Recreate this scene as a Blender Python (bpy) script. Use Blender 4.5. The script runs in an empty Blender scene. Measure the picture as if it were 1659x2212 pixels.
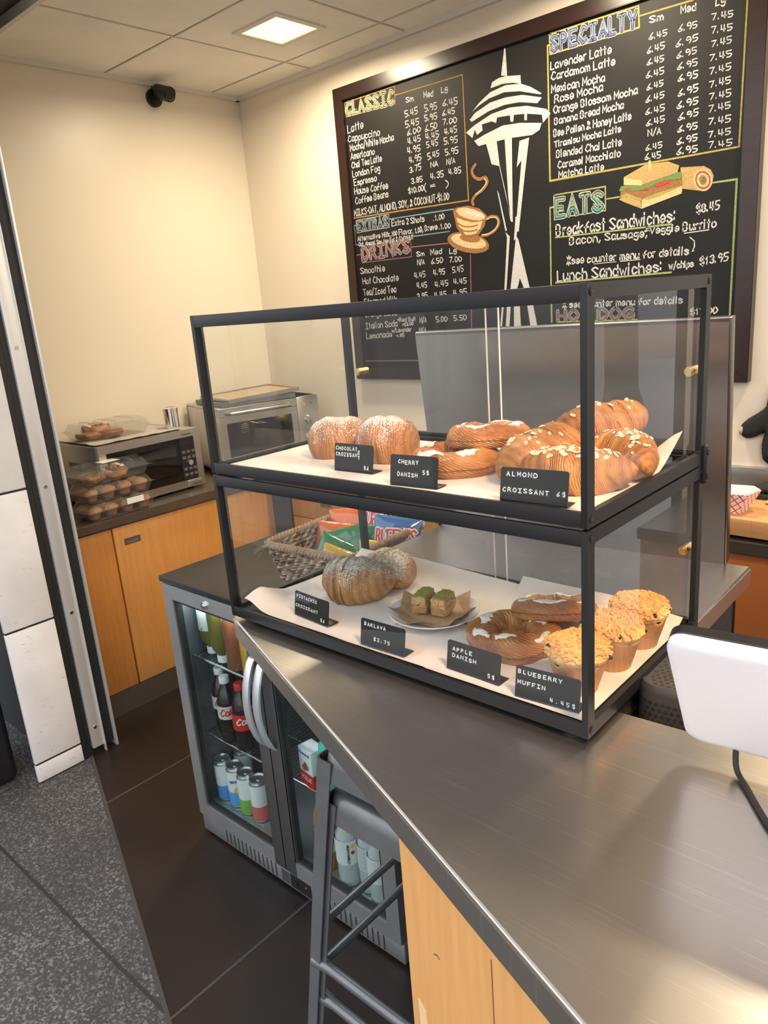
import bpy, bmesh, math, random
from mathutils import Vector, Matrix, noise as mnoise
PI = math.pi
sc = bpy.context.scene
col = sc.collection
random.seed(7)

# ------------------------------------------------------------------ camera
cam_data = bpy.data.cameras.new('camera')
cam = bpy.data.objects.new('camera', cam_data)
col.objects.link(cam)
cam_data.sensor_fit = 'VERTICAL'
cam_data.sensor_height = 36.0
cam_data.lens = 26.01
cam_data.clip_start = 0.02
YAW, PITCH, ROLL = 0.747046, 0.273889, -0.0799056
fw = Vector((-math.sin(YAW)*math.cos(PITCH), math.cos(YAW)*math.cos(PITCH), -math.sin(PITCH)))
r0 = Vector((math.cos(YAW), math.sin(YAW), 0))
u0 = r0.cross(fw)
rt = math.cos(ROLL)*r0 + math.sin(ROLL)*u0
up = -math.sin(ROLL)*r0 + math.cos(ROLL)*u0
cam.matrix_world = Matrix(((rt.x, up.x, -fw.x, 0.4143), (rt.y, up.y, -fw.y, -0.8197), (rt.z, up.z, -fw.z, 1.67), (0, 0, 0, 1)))
sc.camera = cam

# ------------------------------------------------------------------ world and lights
world = bpy.data.worlds.new('sky')
sc.world = world
world.use_nodes = True
wn = world.node_tree.nodes
wl = world.node_tree.links
bg = wn['Background']
tc = wn.new('ShaderNodeTexCoord')
sep = wn.new('ShaderNodeSeparateXYZ')
ramp = wn.new('ShaderNodeValToRGB')
mapr = wn.new('ShaderNodeMapRange')
mapr.inputs['From Min'].default_value = -1
wl.new(tc.outputs['Generated'], sep.inputs[0])
wl.new(sep.outputs['Z'], mapr.inputs['Value'])
wl.new(mapr.outputs[0], ramp.inputs[0])
wl.new(ramp.outputs[0], bg.inputs['Color'])
cr = ramp.color_ramp
cr.elements[0].position = 0.0
cr.elements[0].color = (0.42, 0.405, 0.39, 1)
cr.elements[1].position = 1.0
cr.elements[1].color = (0.95, 1.0, 1.08, 1)
for p, c in ((0.485, (0.34, 0.335, 0.33, 1)), (0.52, (0.86, 0.88, 0.9, 1)), (0.62, (0.92, 0.96, 1.02, 1))):
    e = cr.elements.new(p)
    e.color = c
SKY = 1.75
bg.inputs['Strength'].default_value = SKY

def area(name, loc, size, power, color, rot=(0, 0, 0), sizey=None, spread=180):
    l = bpy.data.lights.new(name, 'AREA')
    l.energy = power
    l.color = color
    l.shape = 'RECTANGLE'
    l.size = size
    l.spread = math.radians(spread)
    l.size_y = sizey or size
    o = bpy.data.objects.new(name, l)
    o.location = loc
    o.rotation_euler = rot
    col.objects.link(o)
    return o

WARM = (1.0, 0.83, 0.58)
LAMP_X = (-2.195, -0.975, 0.245, 1.465)
LAMP_POWER = 17.0
# warm unseen lamp under the added canopy, above the customer, over the pavement
aim = Vector((-0.15, 0.2, 1.2))-Vector((1.05, -0.5, 2.95))
area('canopy_lamp', (1.05, -0.5, 2.95), 0.35, 11.5, (1.0, 0.60, 0.32), rot=aim.to_track_quat('-Z', 'Y').to_euler(), spread=75)
sc.view_settings.view_transform = 'Standard'
sc.view_settings.look = 'None'
sc.view_settings.gamma = 1.0
sc.view_settings.exposure = 0.37
sc.view_settings.use_curve_mapping = False
sc.cycles.transparent_max_bounces = 32

# ------------------------------------------------------------------ mesh helpers
def nb():
    return bmesh.new()

def box(bm, x0, x1, y0, y1, z0, z1, bev=0.0, mi=0, seg=2, mat=None):
    m = Matrix.Translation(((x0+x1)/2, (y0+y1)/2, (z0+z1)/2)) @ Matrix.Diagonal((abs(x1-x0), abs(y1-y0), abs(z1-z0), 1))
    if mat is not None:
        m = mat @ m
    r = bmesh.ops.create_cube(bm, size=1.0, matrix=m)
    vs = r['verts']
    fs = set(f for v in vs for f in v.link_faces)
    for f in fs:
        f.material_index = mi
    if bev > 0:
        es = list(set(e for v in vs for e in v.link_edges))
        rr = bmesh.ops.bevel(bm, geom=es, offset=bev, segments=seg, affect='EDGES', profile=0.5)
        for f in rr['faces']:
            f.material_index = mi

def tube(bm, pts, r, n=10, closed=False, mi=0, caps=True):
    pts = [Vector(p) for p in pts]
    N = len(pts)
    rr = r if isinstance(r, (list, tuple)) else [r]*N
    rings = []
    prev = None
    for i, p in enumerate(pts):
        if closed:
            d = pts[(i+1) % N] - pts[i-1]
        else:
            d = pts[min(i+1, N-1)] - pts[max(i-1, 0)]
        d.normalize()
        if prev is None:
            a = Vector((0, 0, 1)) if abs(d.z) < 0.9 else Vector((1, 0, 0))
            x = d.cross(a).normalized()
        else:
            x = (prev - d*prev.dot(d))
            x = x.normalized() if x.length > 1e-6 else d.orthogonal().normalized()
        prev = x
        y = d.cross(x)
        rings.append([bm.verts.new(p + (x*math.cos(2*PI*k/n) + y*math.sin(2*PI*k/n))*rr[i]) for k in range(n)])
    M = N if closed else N-1
    for i in range(M):
        a, b = rings[i], rings[(i+1) % N]
        for k in range(n):
            f = bm.faces.new((a[k], a[(k+1) % n], b[(k+1) % n], b[k]))
            f.material_index = mi
    if caps and not closed:
        for ring, rev in ((rings[0], True), (rings[-1], False)):
            f = bm.faces.new(list(reversed(ring)) if rev else ring)
            f.material_index = mi

def cyl(bm, p0, p1, r, n=16, mi=0, r1=None):
    tube(bm, [p0, p1], [r, r if r1 is None else r1], n, mi=mi)

def lathe(bm, prof, n=32, c=(0, 0, 0), mi=0, fn=None, capb=True, capt=True, mis=None):
    c = Vector(c)
    rings = []
    for i, (r, z) in enumerate(prof):
        ring = []
        for k in range(n):
            a = 2*PI*k/n
            p = Vector((r*math.cos(a), r*math.sin(a), z))
            if fn:
                p = fn(p, a, i)
            ring.append(bm.verts.new(c + p))
        rings.append(ring)
    for i in range(len(prof)-1):
        for k in range(n):
            f = bm.faces.new((rings[i][k], rings[i][(k+1) % n], rings[i+1][(k+1) % n], rings[i+1][k]))
            f.material_index = mis[i] if mis else mi
    if capb:
        bm.faces.new(list(reversed(rings[0]))).material_index = mis[0] if mis else mi
    if capt:
        bm.faces.new(rings[-1]).material_index = mis[-1] if mis else mi

def prism(bm, poly, z0, z1, mi=0, fn=None, mit=None):
    """closed 2D polygon pulled from z0 to z1; fn maps (u, v, w) to a point"""
    fn = fn or (lambda u, v, w: Vector((u, v, w)))
    a = [bm.verts.new(fn(u, v, z0)) for u, v in poly]
    b = [bm.verts.new(fn(u, v, z1)) for u, v in poly]
    n = len(poly)
    bm.faces.new(list(reversed(a))).material_index = mi
    bm.faces.new(b).material_index = mi if mit is None else mit
    for k in range(n):
        bm.faces.new((a[k], a[(k+1) % n], b[(k+1) % n], b[k])).material_index = mi

def grid(bm, nu, nv, fn, mi=0, closeu=False):
    vs = [[bm.verts.new(fn(i/(nu if closeu else nu-1), j/(nv-1))) for j in range(nv)] for i in range(nu)]
    for i in range(nu if closeu else nu-1):
        for j in range(nv-1):
            bm.faces.new((vs[i][j], vs[(i+1) % nu][j], vs[(i+1) % nu][j+1], vs[i][j+1])).material_index = mi
    return vs

def ring_frame(bm, u0, u1, v0, v1, w, d0, d1, fn, mi=0, rad=0.004):
    """rectangular picture-frame ring with rounded inner corners; fn(u, v, d)"""
    def rr(a0, a1, b0, b1, r, n):
        out = []
        for cx, cy, s in ((a1-r, b1-r, 0), (a0+r, b1-r, 1), (a0+r, b0+r, 2), (a1-r, b0+r, 3)):
            for k in range(n):
                t = (s + k/(n-1))*PI/2
                out.append((cx + r*math.cos(t), cy + r*math.sin(t)))
        return out
    N = 4
    o = rr(u0, u1, v0, v1, 0.0008, N)
    i = rr(u0+w, u1-w, v0+w, v1-w, rad, N)
    n = len(o)
    V = [[bm.verts.new(fn(p[0], p[1], d)) for p in L] for L in (o, i) for d in (d0, d1)]
    oo0, oo1, ii0, ii1 = V
    for k in range(n):
        k2 = (k+1) % n
        for q in ((oo0[k], oo0[k2], ii0[k2], ii0[k]), (oo1[k2], oo1[k], ii1[k], ii1[k2]), (oo0[k2], oo0[k], oo1[k], oo1[k2]), (ii0[k], ii0[k2], ii1[k2], ii1[k])):
            bm.faces.new(q).material_index = mi

def link(name, bm, mats, parent=None, smooth=True, angle=35, loc=None):
    bmesh.ops.recalc_face_normals(bm, faces=bm.faces[:])
    me = bpy.data.meshes.new(name)
    bm.to_mesh(me)
    bm.free()
    if not isinstance(mats, (list, tuple)):
        mats = [mats]
    for m in mats:
        me.materials.append(m)
    if smooth:
        me.polygons.foreach_set('use_smooth', [True]*len(me.polygons))
        me.set_sharp_from_angle(angle=math.radians(angle))
    o = bpy.data.objects.new(name, me)
    col.objects.link(o)
    if parent is not None:
        o.parent = parent
    if loc is not None:
        o.location = loc
    return o

def tag(o, label, cat, group=None):
    o['label'] = label
    o['category'] = cat
    if group:
        o['group'] = group
    return o

def thing(name, label, cat, loc=(0, 0, 0), rz=0.0, group=None, rot=None):
    o = bpy.data.objects.new(name, None)
    o.empty_display_size = 0.05
    col.objects.link(o)
    o.location = loc
    o.rotation_euler = rot if rot else (0, 0, rz)
    return tag(o, label, cat, group)

def struct(name, bm, mats, **k):
    o = link(name, bm, mats, **k)
    o['kind'] = 'structure'
    return o

def copy_thing(root, loc, rz=None, label=None, group=None):
    r = root.copy()
    col.objects.link(r)
    r.location = loc
    if rz is not None:
        r.rotation_euler = (r.rotation_euler[0], r.rotation_euler[1], rz)
    if label:
        r['label'] = label
    if group:
        r['group'] = group
    for ch in list(root.children):
        c = ch.copy()
        col.objects.link(c)
        c.parent = r
        for g in list(ch.children):
            d = g.copy()
            col.objects.link(d)
            d.parent = c
    return r

# ------------------------------------------------------------------ materials
def mat(name, color, rough=0.5, metal=0.0, noise=0.0, scale=20.0, bump=0.0, bscale=None, stretch=(1, 1, 1), color2=None, spec=0.5, coat=0.0, trans=0.0, sss=0.0):
    m = bpy.data.materials.new(name)
    m.use_nodes = True
    nt = m.node_tree
    N, L = nt.nodes, nt.links
    b = N['Principled BSDF']
    b.inputs['Base Color'].default_value = (*color, 1)
    b.inputs['Roughness'].default_value = rough
    b.inputs['Metallic'].default_value = metal
    b.inputs['Specular IOR Level'].default_value = spec
    b.inputs['Coat Weight'].default_value = coat
    b.inputs['Coat Roughness'].default_value = 0.15
    if sss:
        b.inputs['Subsurface Weight'].default_value = sss
        b.inputs['Subsurface Radius'].default_value = (0.01, 0.006, 0.003)
    t = N.new('ShaderNodeTexCoord')
    mp = N.new('ShaderNodeMapping')
    mp.inputs['Scale'].default_value = stretch
    L.new(t.outputs['Object'], mp.inputs[0])
    if color2 is not None:
        nz = N.new('ShaderNodeTexNoise')
        nz.inputs['Scale'].default_value = scale
        nz.inputs['Detail'].default_value = 6
        L.new(mp.outputs[0], nz.inputs['Vector'])
        cr = N.new('ShaderNodeValToRGB')
        cr.color_ramp.elements[0].position = 0.5 - noise
        cr.color_ramp.elements[1].position = 0.5 + noise
        cr.color_ramp.elements[0].color = (*color, 1)
        cr.color_ramp.elements[1].color = (*color2, 1)
        L.new(nz.outputs['Fac'], cr.inputs[0])
        L.new(cr.outputs[0], b.inputs['Base Color'])
    if bump > 0:
        n2 = N.new('ShaderNodeTexNoise')
        n2.inputs['Scale'].default_value = bscale or scale
        n2.inputs['Detail'].default_value = 5
        L.new(mp.outputs[0], n2.inputs['Vector'])
        bp = N.new('ShaderNodeBump')
        bp.inputs['Strength'].default_value = bump
        bp.inputs['Distance'].default_value = 0.003
        L.new(n2.outputs['Fac'], bp.inputs['Height'])
        L.new(bp.outputs[0], b.inputs['Normal'])
    return m

def glassy(name, tint=(1, 1, 1), ior=1.45, rough=0.0, haze=0.0, hazec=(0.8, 0.8, 0.8)):
    m = bpy.data.materials.new(name)
    m.use_nodes = True
    N, L = m.node_tree.nodes, m.node_tree.links
    N.remove(N['Principled BSDF'])
    out = N['Material Output']
    fr = N.new('ShaderNodeFresnel')
    fr.inputs['IOR'].default_value = ior
    tr = N.new('ShaderNodeBsdfTransparent')
    tr.inputs['Color'].default_value = (*tint, 1)
    gl = N.new('ShaderNodeBsdfGlossy')
    gl.inputs['Roughness'].default_value = rough
    mx = N.new('ShaderNodeMixShader')
    geo = N.new('ShaderNodeNewGeometry')
    inv = N.new('ShaderNodeMath')
    inv.operation = 'SUBTRACT'
    inv.inputs[0].default_value = 1.0
    L.new(geo.outputs['Backfacing'], inv.inputs[1])
    mu = N.new('ShaderNodeMath')
    mu.operation = 'MULTIPLY'
    L.new(fr.outputs[0], mu.inputs[0])
    L.new(inv.outputs[0], mu.inputs[1])
    L.new(mu.outputs[0], mx.inputs[0])
    src = tr
    if haze > 0:
        df = N.new('ShaderNodeBsdfDiffuse')
        df.inputs['Color'].default_value = (*hazec, 1)
        m2 = N.new('ShaderNodeMixShader')
        m2.inputs[0].default_value = haze
        L.new(tr.outputs[0], m2.inputs[1])
        L.new(df.outputs[0], m2.inputs[2])
        src = m2
    L.new(src.outputs[0], mx.inputs[1])
    L.new(gl.outputs[0], mx.inputs[2])
    L.new(mx.outputs[0], out.inputs['Surface'])
    return m

def brushed(name, color, rough, stretch, scratch=0.25, metal=1.0):
    m = mat(name, color, rough, metal)
    N, L = m.node_tree.nodes, m.node_tree.links
    b = N['Principled BSDF']
    mp = N['Mapping']
    mp.inputs['Scale'].default_value = stretch
    nz = N.new('ShaderNodeTexNoise')
    nz.inputs['Scale'].default_value = 9
    nz.inputs['Detail'].default_value = 2
    L.new(mp.outputs[0], nz.inputs['Vector'])
    t = N['Texture Coordinate']
    big = N.new('ShaderNodeTexNoise')
    big.inputs['Scale'].default_value = 3
    big.inputs['Detail'].default_value = 3
    L.new(t.outputs['Object'], big.inputs['Vector'])
    mr = N.new('ShaderNodeMapRange')
    mr.inputs['To Min'].default_value = rough-0.04
    mr.inputs['To Max'].default_value = rough+0.05
    L.new(big.outputs['Fac'], mr.inputs['Value'])
    L.new(mr.outputs[0], b.inputs['Roughness'])
    # sparse pale hairline scratches in two directions
    tot = None
    for ang, off in ((0.5, 0.0), (-0.7, 5.0)):
        m2 = N.new('ShaderNodeMapping')
        m2.inputs['Rotation'].default_value = (0, 0, ang)
        m2.inputs['Location'].default_value = (off, off, 0)
        m2.inputs['Scale'].default_value = (7.0, 420.0, 7.0)
        L.new(t.outputs['Object'], m2.inputs[0])
        n3 = N.new('ShaderNodeTexNoise')
        n3.inputs['Scale'].default_value = 1.0
        n3.inputs['Detail'].default_value = 1
        L.new(m2.outputs[0], n3.inputs['Vector'])
        r3 = N.new('ShaderNodeMapRange')
        r3.inputs['From Min'].default_value = 0.66
        r3.inputs['From Max'].default_value = 0.74
        L.new(n3.outputs['Fac'], r3.inputs['Value'])
        if tot is None:
            tot = r3.outputs[0]
        else:
            mxx = N.new('ShaderNodeMath')
            mxx.operation = 'MAXIMUM'
            L.new(tot, mxx.inputs[0])
            L.new(r3.outputs[0], mxx.inputs[1])
            tot = mxx.outputs[0]
    base = N.new('ShaderNodeMix')
    base.data_type = 'RGBA'
    base.inputs['A'].default_value = (*[c*0.93 for c in color], 1)
    base.inputs['B'].default_value = (*color, 1)
    L.new(nz.outputs['Fac'], base.inputs['Factor'])
    mx = N.new('ShaderNodeMix')
    mx.data_type = 'RGBA'
    sc3 = N.new('ShaderNodeMath')
    sc3.operation = 'MULTIPLY'
    sc3.inputs[1].default_value = min(1.0, scratch*3)
    L.new(tot, sc3.inputs[0])
    L.new(sc3.outputs[0], mx.inputs['Factor'])
    L.new(base.outputs['Result'], mx.inputs['A'])
    mx.inputs['B'].default_value = (*[min(1, c*1.35+0.05) for c in color], 1)
    L.new(mx.outputs['Result'], b.inputs['Base Color'])
    return m

def emissive(name, color, strength):
    m = mat(name, color, 0.5)
    b = m.node_tree.nodes['Principled BSDF']
    b.inputs['Emission Color'].default_value = (*color, 1)
    b.inputs['Emission Strength'].default_value = strength
    return m

def wood(name, c1, c2, axis=2, scale=5.0, rough=0.35):
    st = [14, 14, 14]
    st[axis] = 1.0
    m = mat(name, c1, rough, noise=0.28, scale=scale, color2=c2, stretch=tuple(st), bump=0.03, bscale=30)
    return m

def pastry_mat(name, light, dark, sugar=0.0, green=0.0, rough=0.42, band=1.0):
    """layered dough: bands follow the 'layer' attribute written by the builders"""
    m = bpy.data.materials.new(name)
    m.use_nodes = True
    N, L = m.node_tree.nodes, m.node_tree.links
    b = N['Principled BSDF']
    b.inputs['Roughness'].default_value = rough
    b.inputs['Subsurface Weight'].default_value = 0.12
    b.inputs['Subsurface Radius'].default_value = (0.012, 0.006, 0.002)
    b.inputs['Subsurface Scale'].default_value = 0.4
    b.inputs['Coat Weight'].default_value = 0.18
    b.inputs['Coat Roughness'].default_value = 0.35
    at = N.new('ShaderNodeAttribute')
    at.attribute_name = 'layer'
    t = N.new('ShaderNodeTexCoord')
    nz = N.new('ShaderNodeTexNoise')
    nz.inputs['Scale'].default_value = 55
    nz.inputs['Detail'].default_value = 6
    L.new(t.outputs['Object'], nz.inputs['Vector'])
    def math_(op, a, bb):
        n = N.new('ShaderNodeMath')
        n.operation = op
        for i, v in enumerate((a, bb)):
            if v is None:
                continue
            if isinstance(v, (int, float)):
                n.inputs[i].default_value = v
            else:
                L.new(v, n.inputs[i])
        return n.outputs[0]
    lay = math_('ADD', math_('MULTIPLY', at.outputs['Fac'], 7.0), math_('MULTIPLY', nz.outputs['Fac'], 2.2))
    wv = math_('ADD', math_('MULTIPLY', math_('SINE', math_('MULTIPLY', lay, 6.2832), None), 0.5), 0.5)
    wv2 = math_('ADD', math_('MULTIPLY', math_('SINE', math_('MULTIPLY', at.outputs['Fac'], 6.2832), None), 0.5), 0.5)
    big = N.new('ShaderNodeTexNoise')
    big.inputs['Scale'].default_value = 16
    big.inputs['Detail'].default_value = 7
    L.new(t.outputs['Object'], big.inputs['Vector'])
    f = math_('ADD', math_('MULTIPLY', wv, 0.24*band), math_('MULTIPLY', wv2, 0.20*band))
    f = math_('ADD', f, math_('MULTIPLY', big.outputs['Fac'], 1.15))
    f = math_('SUBTRACT', f, 0.33)
    cr = N.new('ShaderNodeValToRGB')
    e = cr.color_ramp.elements
    e[0].position = 0.16
    e[0].color = (*dark, 1)
    e[1].position = 0.80
    e[1].color = (*light, 1)
    k = e.new(0.48)
    k.color = (*[0.5*(x+y) for x, y in zip(light, dark)], 1)
    L.new(f, cr.inputs[0])
    colr = cr.outputs[0]
    if green > 0 or sugar > 0:
        geo = N.new('ShaderNodeNewGeometry')
        sp = N.new('ShaderNodeSeparateXYZ')
        L.new(geo.outputs['Normal'], sp.inputs[0])
        for amt, cc, scl, seedx in ((green, (0.22, 0.24, 0.06), 420, 3.0), (sugar, (0.9, 0.87, 0.84), 560, 0.0)):
            if amt <= 0:
                continue
            mp = N.new('ShaderNodeMapping')
            mp.inputs['Location'].default_value = (seedx, seedx, 0)
            L.new(t.outputs['Object'], mp.inputs[0])
            fine = N.new('ShaderNodeTexNoise')
            fine.inputs['Scale'].default_value = scl
            fine.inputs['Detail'].default_value = 2
            L.new(mp.outputs[0], fine.inputs['Vector'])
            pat = N.new('ShaderNodeTexNoise')
            pat.inputs['Scale'].default_value = 22
            pat.inputs['Detail'].default_value = 3
            L.new(mp.outputs[0], pat.inputs['Vector'])
            up_ = N.new('ShaderNodeMapRange')
            up_.inputs['From Min'].default_value = -0.1
            up_.inputs['From Max'].default_value = 0.95
            up_.inputs['To Min'].default_value = 0.16
            up_.inputs['To Max'].default_value = -0.16*amt
            L.new(sp.outputs['Z'], up_.inputs['Value'])
            th = math_('ADD', math_('ADD', up_.outputs[0], 0.57), math_('MULTIPLY', math_('SUBTRACT', 0.5, pat.outputs['Fac']), 0.35))
            on = math_('MULTIPLY', math_('SUBTRACT', fine.outputs['Fac'], th), 18.0)
            cl = N.new('ShaderNodeClamp')
            L.new(on, cl.inputs[0])
            mx = N.new('ShaderNodeMix')
            mx.data_type = 'RGBA'
            L.new(cl.outputs[0], mx.inputs['Factor'])
            L.new(colr, mx.inputs['A'])
            mx.inputs['B'].default_value = (*cc, 1)
            colr = mx.outputs['Result']
    L.new(colr, b.inputs['Base Color'])
    bp = N.new('ShaderNodeBump')
    bp.inputs['Strength'].default_value = 0.8
    bp.inputs['Distance'].default_value = 0.0016
    h = math_('ADD', wv, math_('MULTIPLY', nz.outputs['Fac'], 1.5))
    L.new(h, bp.inputs['Height'])
    L.new(bp.outputs[0], b.inputs['Normal'])
    return m

M = {}
M['wall'] = mat('wall_paint', (0.77, 0.69, 0.565), 0.36, bump=0.03, bscale=140)
M['ceil'] = mat('ceiling_tile', (0.90, 0.87, 0.81), 0.85, color2=(0.83, 0.80, 0.74), noise=0.2, scale=6, bump=0.12, bscale=220)
M['ceilgrid'] = mat('ceiling_grid', (0.70, 0.66, 0.58), 0.5)
M['dark'] = mat('dark_gap', (0.02, 0.02, 0.02), 0.6)
M['floor'] = mat('stained_concrete', (0.008, 0.007, 0.0068), 0.45, color2=(0.024, 0.014, 0.010), noise=0.2, scale=2.4, bump=0.04, bscale=40, spec=0.3)
M['joint'] = mat('floor_joint', (0.045, 0.04, 0.037), 0.7)
def aggregate():
    m = mat('exposed_aggregate', (0.05, 0.05, 0.052), 0.85, bump=0.6, bscale=160)
    N, L = m.node_tree.nodes, m.node_tree.links
    v = N.new('ShaderNodeTexVoronoi')
    v.inputs['Scale'].default_value = 170
    L.new(N['Texture Coordinate'].outputs['Object'], v.inputs['Vector'])
    n = N.new('ShaderNodeTexNoise')
    n.inputs['Scale'].default_value = 3
    n.inputs['Detail'].default_value = 8
    L.new(N['Texture Coordinate'].outputs['Object'], n.inputs['Vector'])
    cr = N.new('ShaderNodeValToRGB')
    e = cr.color_ramp.elements
    e[0].position = 0.2
    e[0].color = (0.030, 0.030, 0.032, 1)
    e[1].position = 0.95
    e[1].color = (0.17, 0.165, 0.16, 1)
    k = e.new(0.7)
    k.color = (0.058, 0.057, 0.058, 1)
    sp = N.new('ShaderNodeSeparateColor')
    L.new(v.outputs['Color'], sp.inputs[0])
    ad = N.new('ShaderNodeMath')
    ad.operation = 'MULTIPLY_ADD'
    ad.inputs[1].default_value = 0.5
    L.new(n.outputs['Fac'], ad.inputs[0])
    mu = N.new('ShaderNodeMath')
    mu.operation = 'MULTIPLY'
    mu.inputs[1].default_value = 0.68
    L.new(sp.outputs[0], mu.inputs[0])
    L.new(mu.outputs[0], ad.inputs[2])
    L.new(ad.outputs[0], cr.inputs[0])
    L.new(cr.outputs[0], N['Principled BSDF'].inputs['Base Color'])
    return m
M['aggregate'] = aggregate()
M['pillar'] = mat('scuffed_white_paint', (0.78, 0.78, 0.78), 0.32, color2=(0.66, 0.66, 0.67), noise=0.25, scale=7, bump=0.08, bscale=50)
M['alu'] = mat('aluminium', (0.74, 0.74, 0.73), 0.38, 0.55)
M['rubber'] = mat('black_rubber', (0.012, 0.012, 0.012), 0.55)
M['black'] = mat('black_powder_coat', (0.007, 0.0075, 0.009), 0.45, spec=0.3, bump=0.05, bscale=900)
M['blackplastic'] = mat('black_plastic', (0.012, 0.012, 0.013), 0.38)
M['steel'] = brushed('brushed_steel_worktop', (0.58, 0.545, 0.505), 0.275, (2, 60, 2), 0.12, metal=0.97)
M['steelguard'] = brushed('brushed_steel_panel', (0.36, 0.335, 0.315), 0.30, (2, 2, 50), 0.12)
M['steel2'] = brushed('stainless_trim', (0.55, 0.54, 0.52), 0.28, (3, 40, 3), 0.08)
M['gun'] = mat('gunmetal', (0.20, 0.20, 0.205), 0.36, 0.55, color2=(0.16, 0.16, 0.165), noise=0.2, scale=12)
M['maple'] = wood('maple_veneer', (0.50, 0.22, 0.055), (0.60, 0.285, 0.08), 2, 5)
M['mapledark'] = wood('maple_veneer_dark', (0.42, 0.17, 0.04), (0.52, 0.23, 0.06), 2, 5)  # darker tone of the same veneer, for the cabinet beside the track
M['maplelight'] = wood('maple_panel', (0.66, 0.31, 0.095), (0.76, 0.40, 0.145), 2, 5, 0.42)
M['block'] = wood('butcher_block', (0.48, 0.25, 0.10), (0.58, 0.33, 0.15), 0, 6, 0.5)
M['copper'] = mat('brown_cabinet', (0.30, 0.10, 0.03), 0.3, color2=(0.36, 0.13, 0.04), noise=0.25, scale=6)
M['worktop'] = mat('dark_steel_worktop', (0.17, 0.14, 0.12), 0.22, 0.7, color2=(0.20, 0.165, 0.14), noise=0.2, scale=8)
M['glass'] = glassy('case_glass', (0.965, 0.975, 0.972), 1.5)
M['acrylic'] = glassy('acrylic_door', (0.95, 0.95, 0.95), 1.38)
M['fglass'] = glassy('fridge_glass', (0.86, 0.90, 0.89), 1.42)
M['clam'] = glassy('clear_plastic', (0.90, 0.90, 0.89), 1.5, 0.08, 0.05)
M['paper'] = mat('parchment_paper', (0.82, 0.75, 0.69), 0.62, color2=(0.78, 0.71, 0.65), noise=0.25, scale=30, bump=0.12, bscale=60)
M['kraft'] = mat('kraft_paper', (0.56, 0.36, 0.20), 0.7, color2=(0.50, 0.31, 0.165), noise=0.2, scale=40, bump=0.1, bscale=80)
M['brass'] = mat('brass', (0.62, 0.46, 0.20), 0.25, 1.0)
M['chrome'] = mat('chrome', (0.75, 0.75, 0.75), 0.12, 1.0)
M['whiteceramic'] = mat('white_ceramic', (0.80, 0.79, 0.77), 0.15)
M['whiteplastic'] = mat('white_plastic', (0.80, 0.80, 0.82), 0.35)
M['chalkboard'] = mat('chalkboard', (0.0085, 0.0085, 0.009), 0.5, spec=0.22, color2=(0.016, 0.0155, 0.0155), noise=0.3, scale=4)
M['mahog'] = wood('dark_wood_frame', (0.016, 0.007, 0.006), (0.026, 0.011, 0.009), 0, 6, 0.28)
M['tagblack'] = mat('tag_black', (0.007, 0.0072, 0.0075), 0.36, spec=0.3, bump=0.03, bscale=700)
M['tile'] = mat('letter_tile', (0.009, 0.009, 0.009), 0.3)
M['letter'] = mat('letter_white', (0.88, 0.88, 0.87), 0.5)
M['icing'] = mat('white_icing', (0.84, 0.78, 0.72), 0.28, sss=0.2, coat=0.3)
M['filling'] = mat('apple_filling', (0.50, 0.19, 0.03), 0.12, color2=(0.62, 0.29, 0.06), noise=0.2, scale=60, bump=0.5, bscale=90, coat=0.7)
M['cherry'] = mat('cherry_filling', (0.28, 0.05, 0.015), 0.15, color2=(0.42, 0.11, 0.03), noise=0.25, scale=70, bump=0.5, bscale=100, coat=0.6)
M['almondflake'] = mat('almond_flake', (0.72, 0.48, 0.26), 0.6, color2=(0.82, 0.70, 0.58), noise=0.2, scale=150)
M['crumb'] = mat('crumble', (0.66, 0.37, 0.13), 0.75, color2=(0.74, 0.47, 0.19), noise=0.2, scale=90, bump=0.5, bscale=260)
M['muffincup'] = mat('muffin_paper', (0.40, 0.165, 0.055), 0.6, color2=(0.58, 0.33, 0.15), noise=0.3, scale=24, bump=0.15, bscale=70)
M['berry'] = mat('blueberry', (0.02, 0.012, 0.03), 0.4)
M['pist'] = mat('pistachio', (0.22, 0.25, 0.03), 0.8, color2=(0.36, 0.38, 0.08), noise=0.2, scale=300)
M['phyllo'] = mat('phyllo', (0.36, 0.17, 0.05), 0.4, color2=(0.66, 0.40, 0.15), noise=0.25, scale=60, bump=0.6, bscale=160, stretch=(1, 1, 4), coat=0.3)
M['croissant'] = pastry_mat('croissant_crust', (0.70, 0.35, 0.10), (0.22, 0.065, 0.012))
M['almond_cr'] = pastry_mat('almond_croissant_crust', (0.76, 0.36, 0.095), (0.27, 0.078, 0.013), band=0.8)
M['choc_cr'] = pastry_mat('sugared_chocolate_crust', (0.62, 0.28, 0.085), (0.22, 0.065, 0.014), sugar=0.95)
M['pist_cr'] = pastry_mat('sugared_pistachio_crust', (0.64, 0.33, 0.11), (0.24, 0.08, 0.018), sugar=0.95, green=0.4)
M['danish'] = pastry_mat('danish_crust', (0.76, 0.38, 0.11), (0.33, 0.10, 0.02), band=0.28, rough=0.3)
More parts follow.
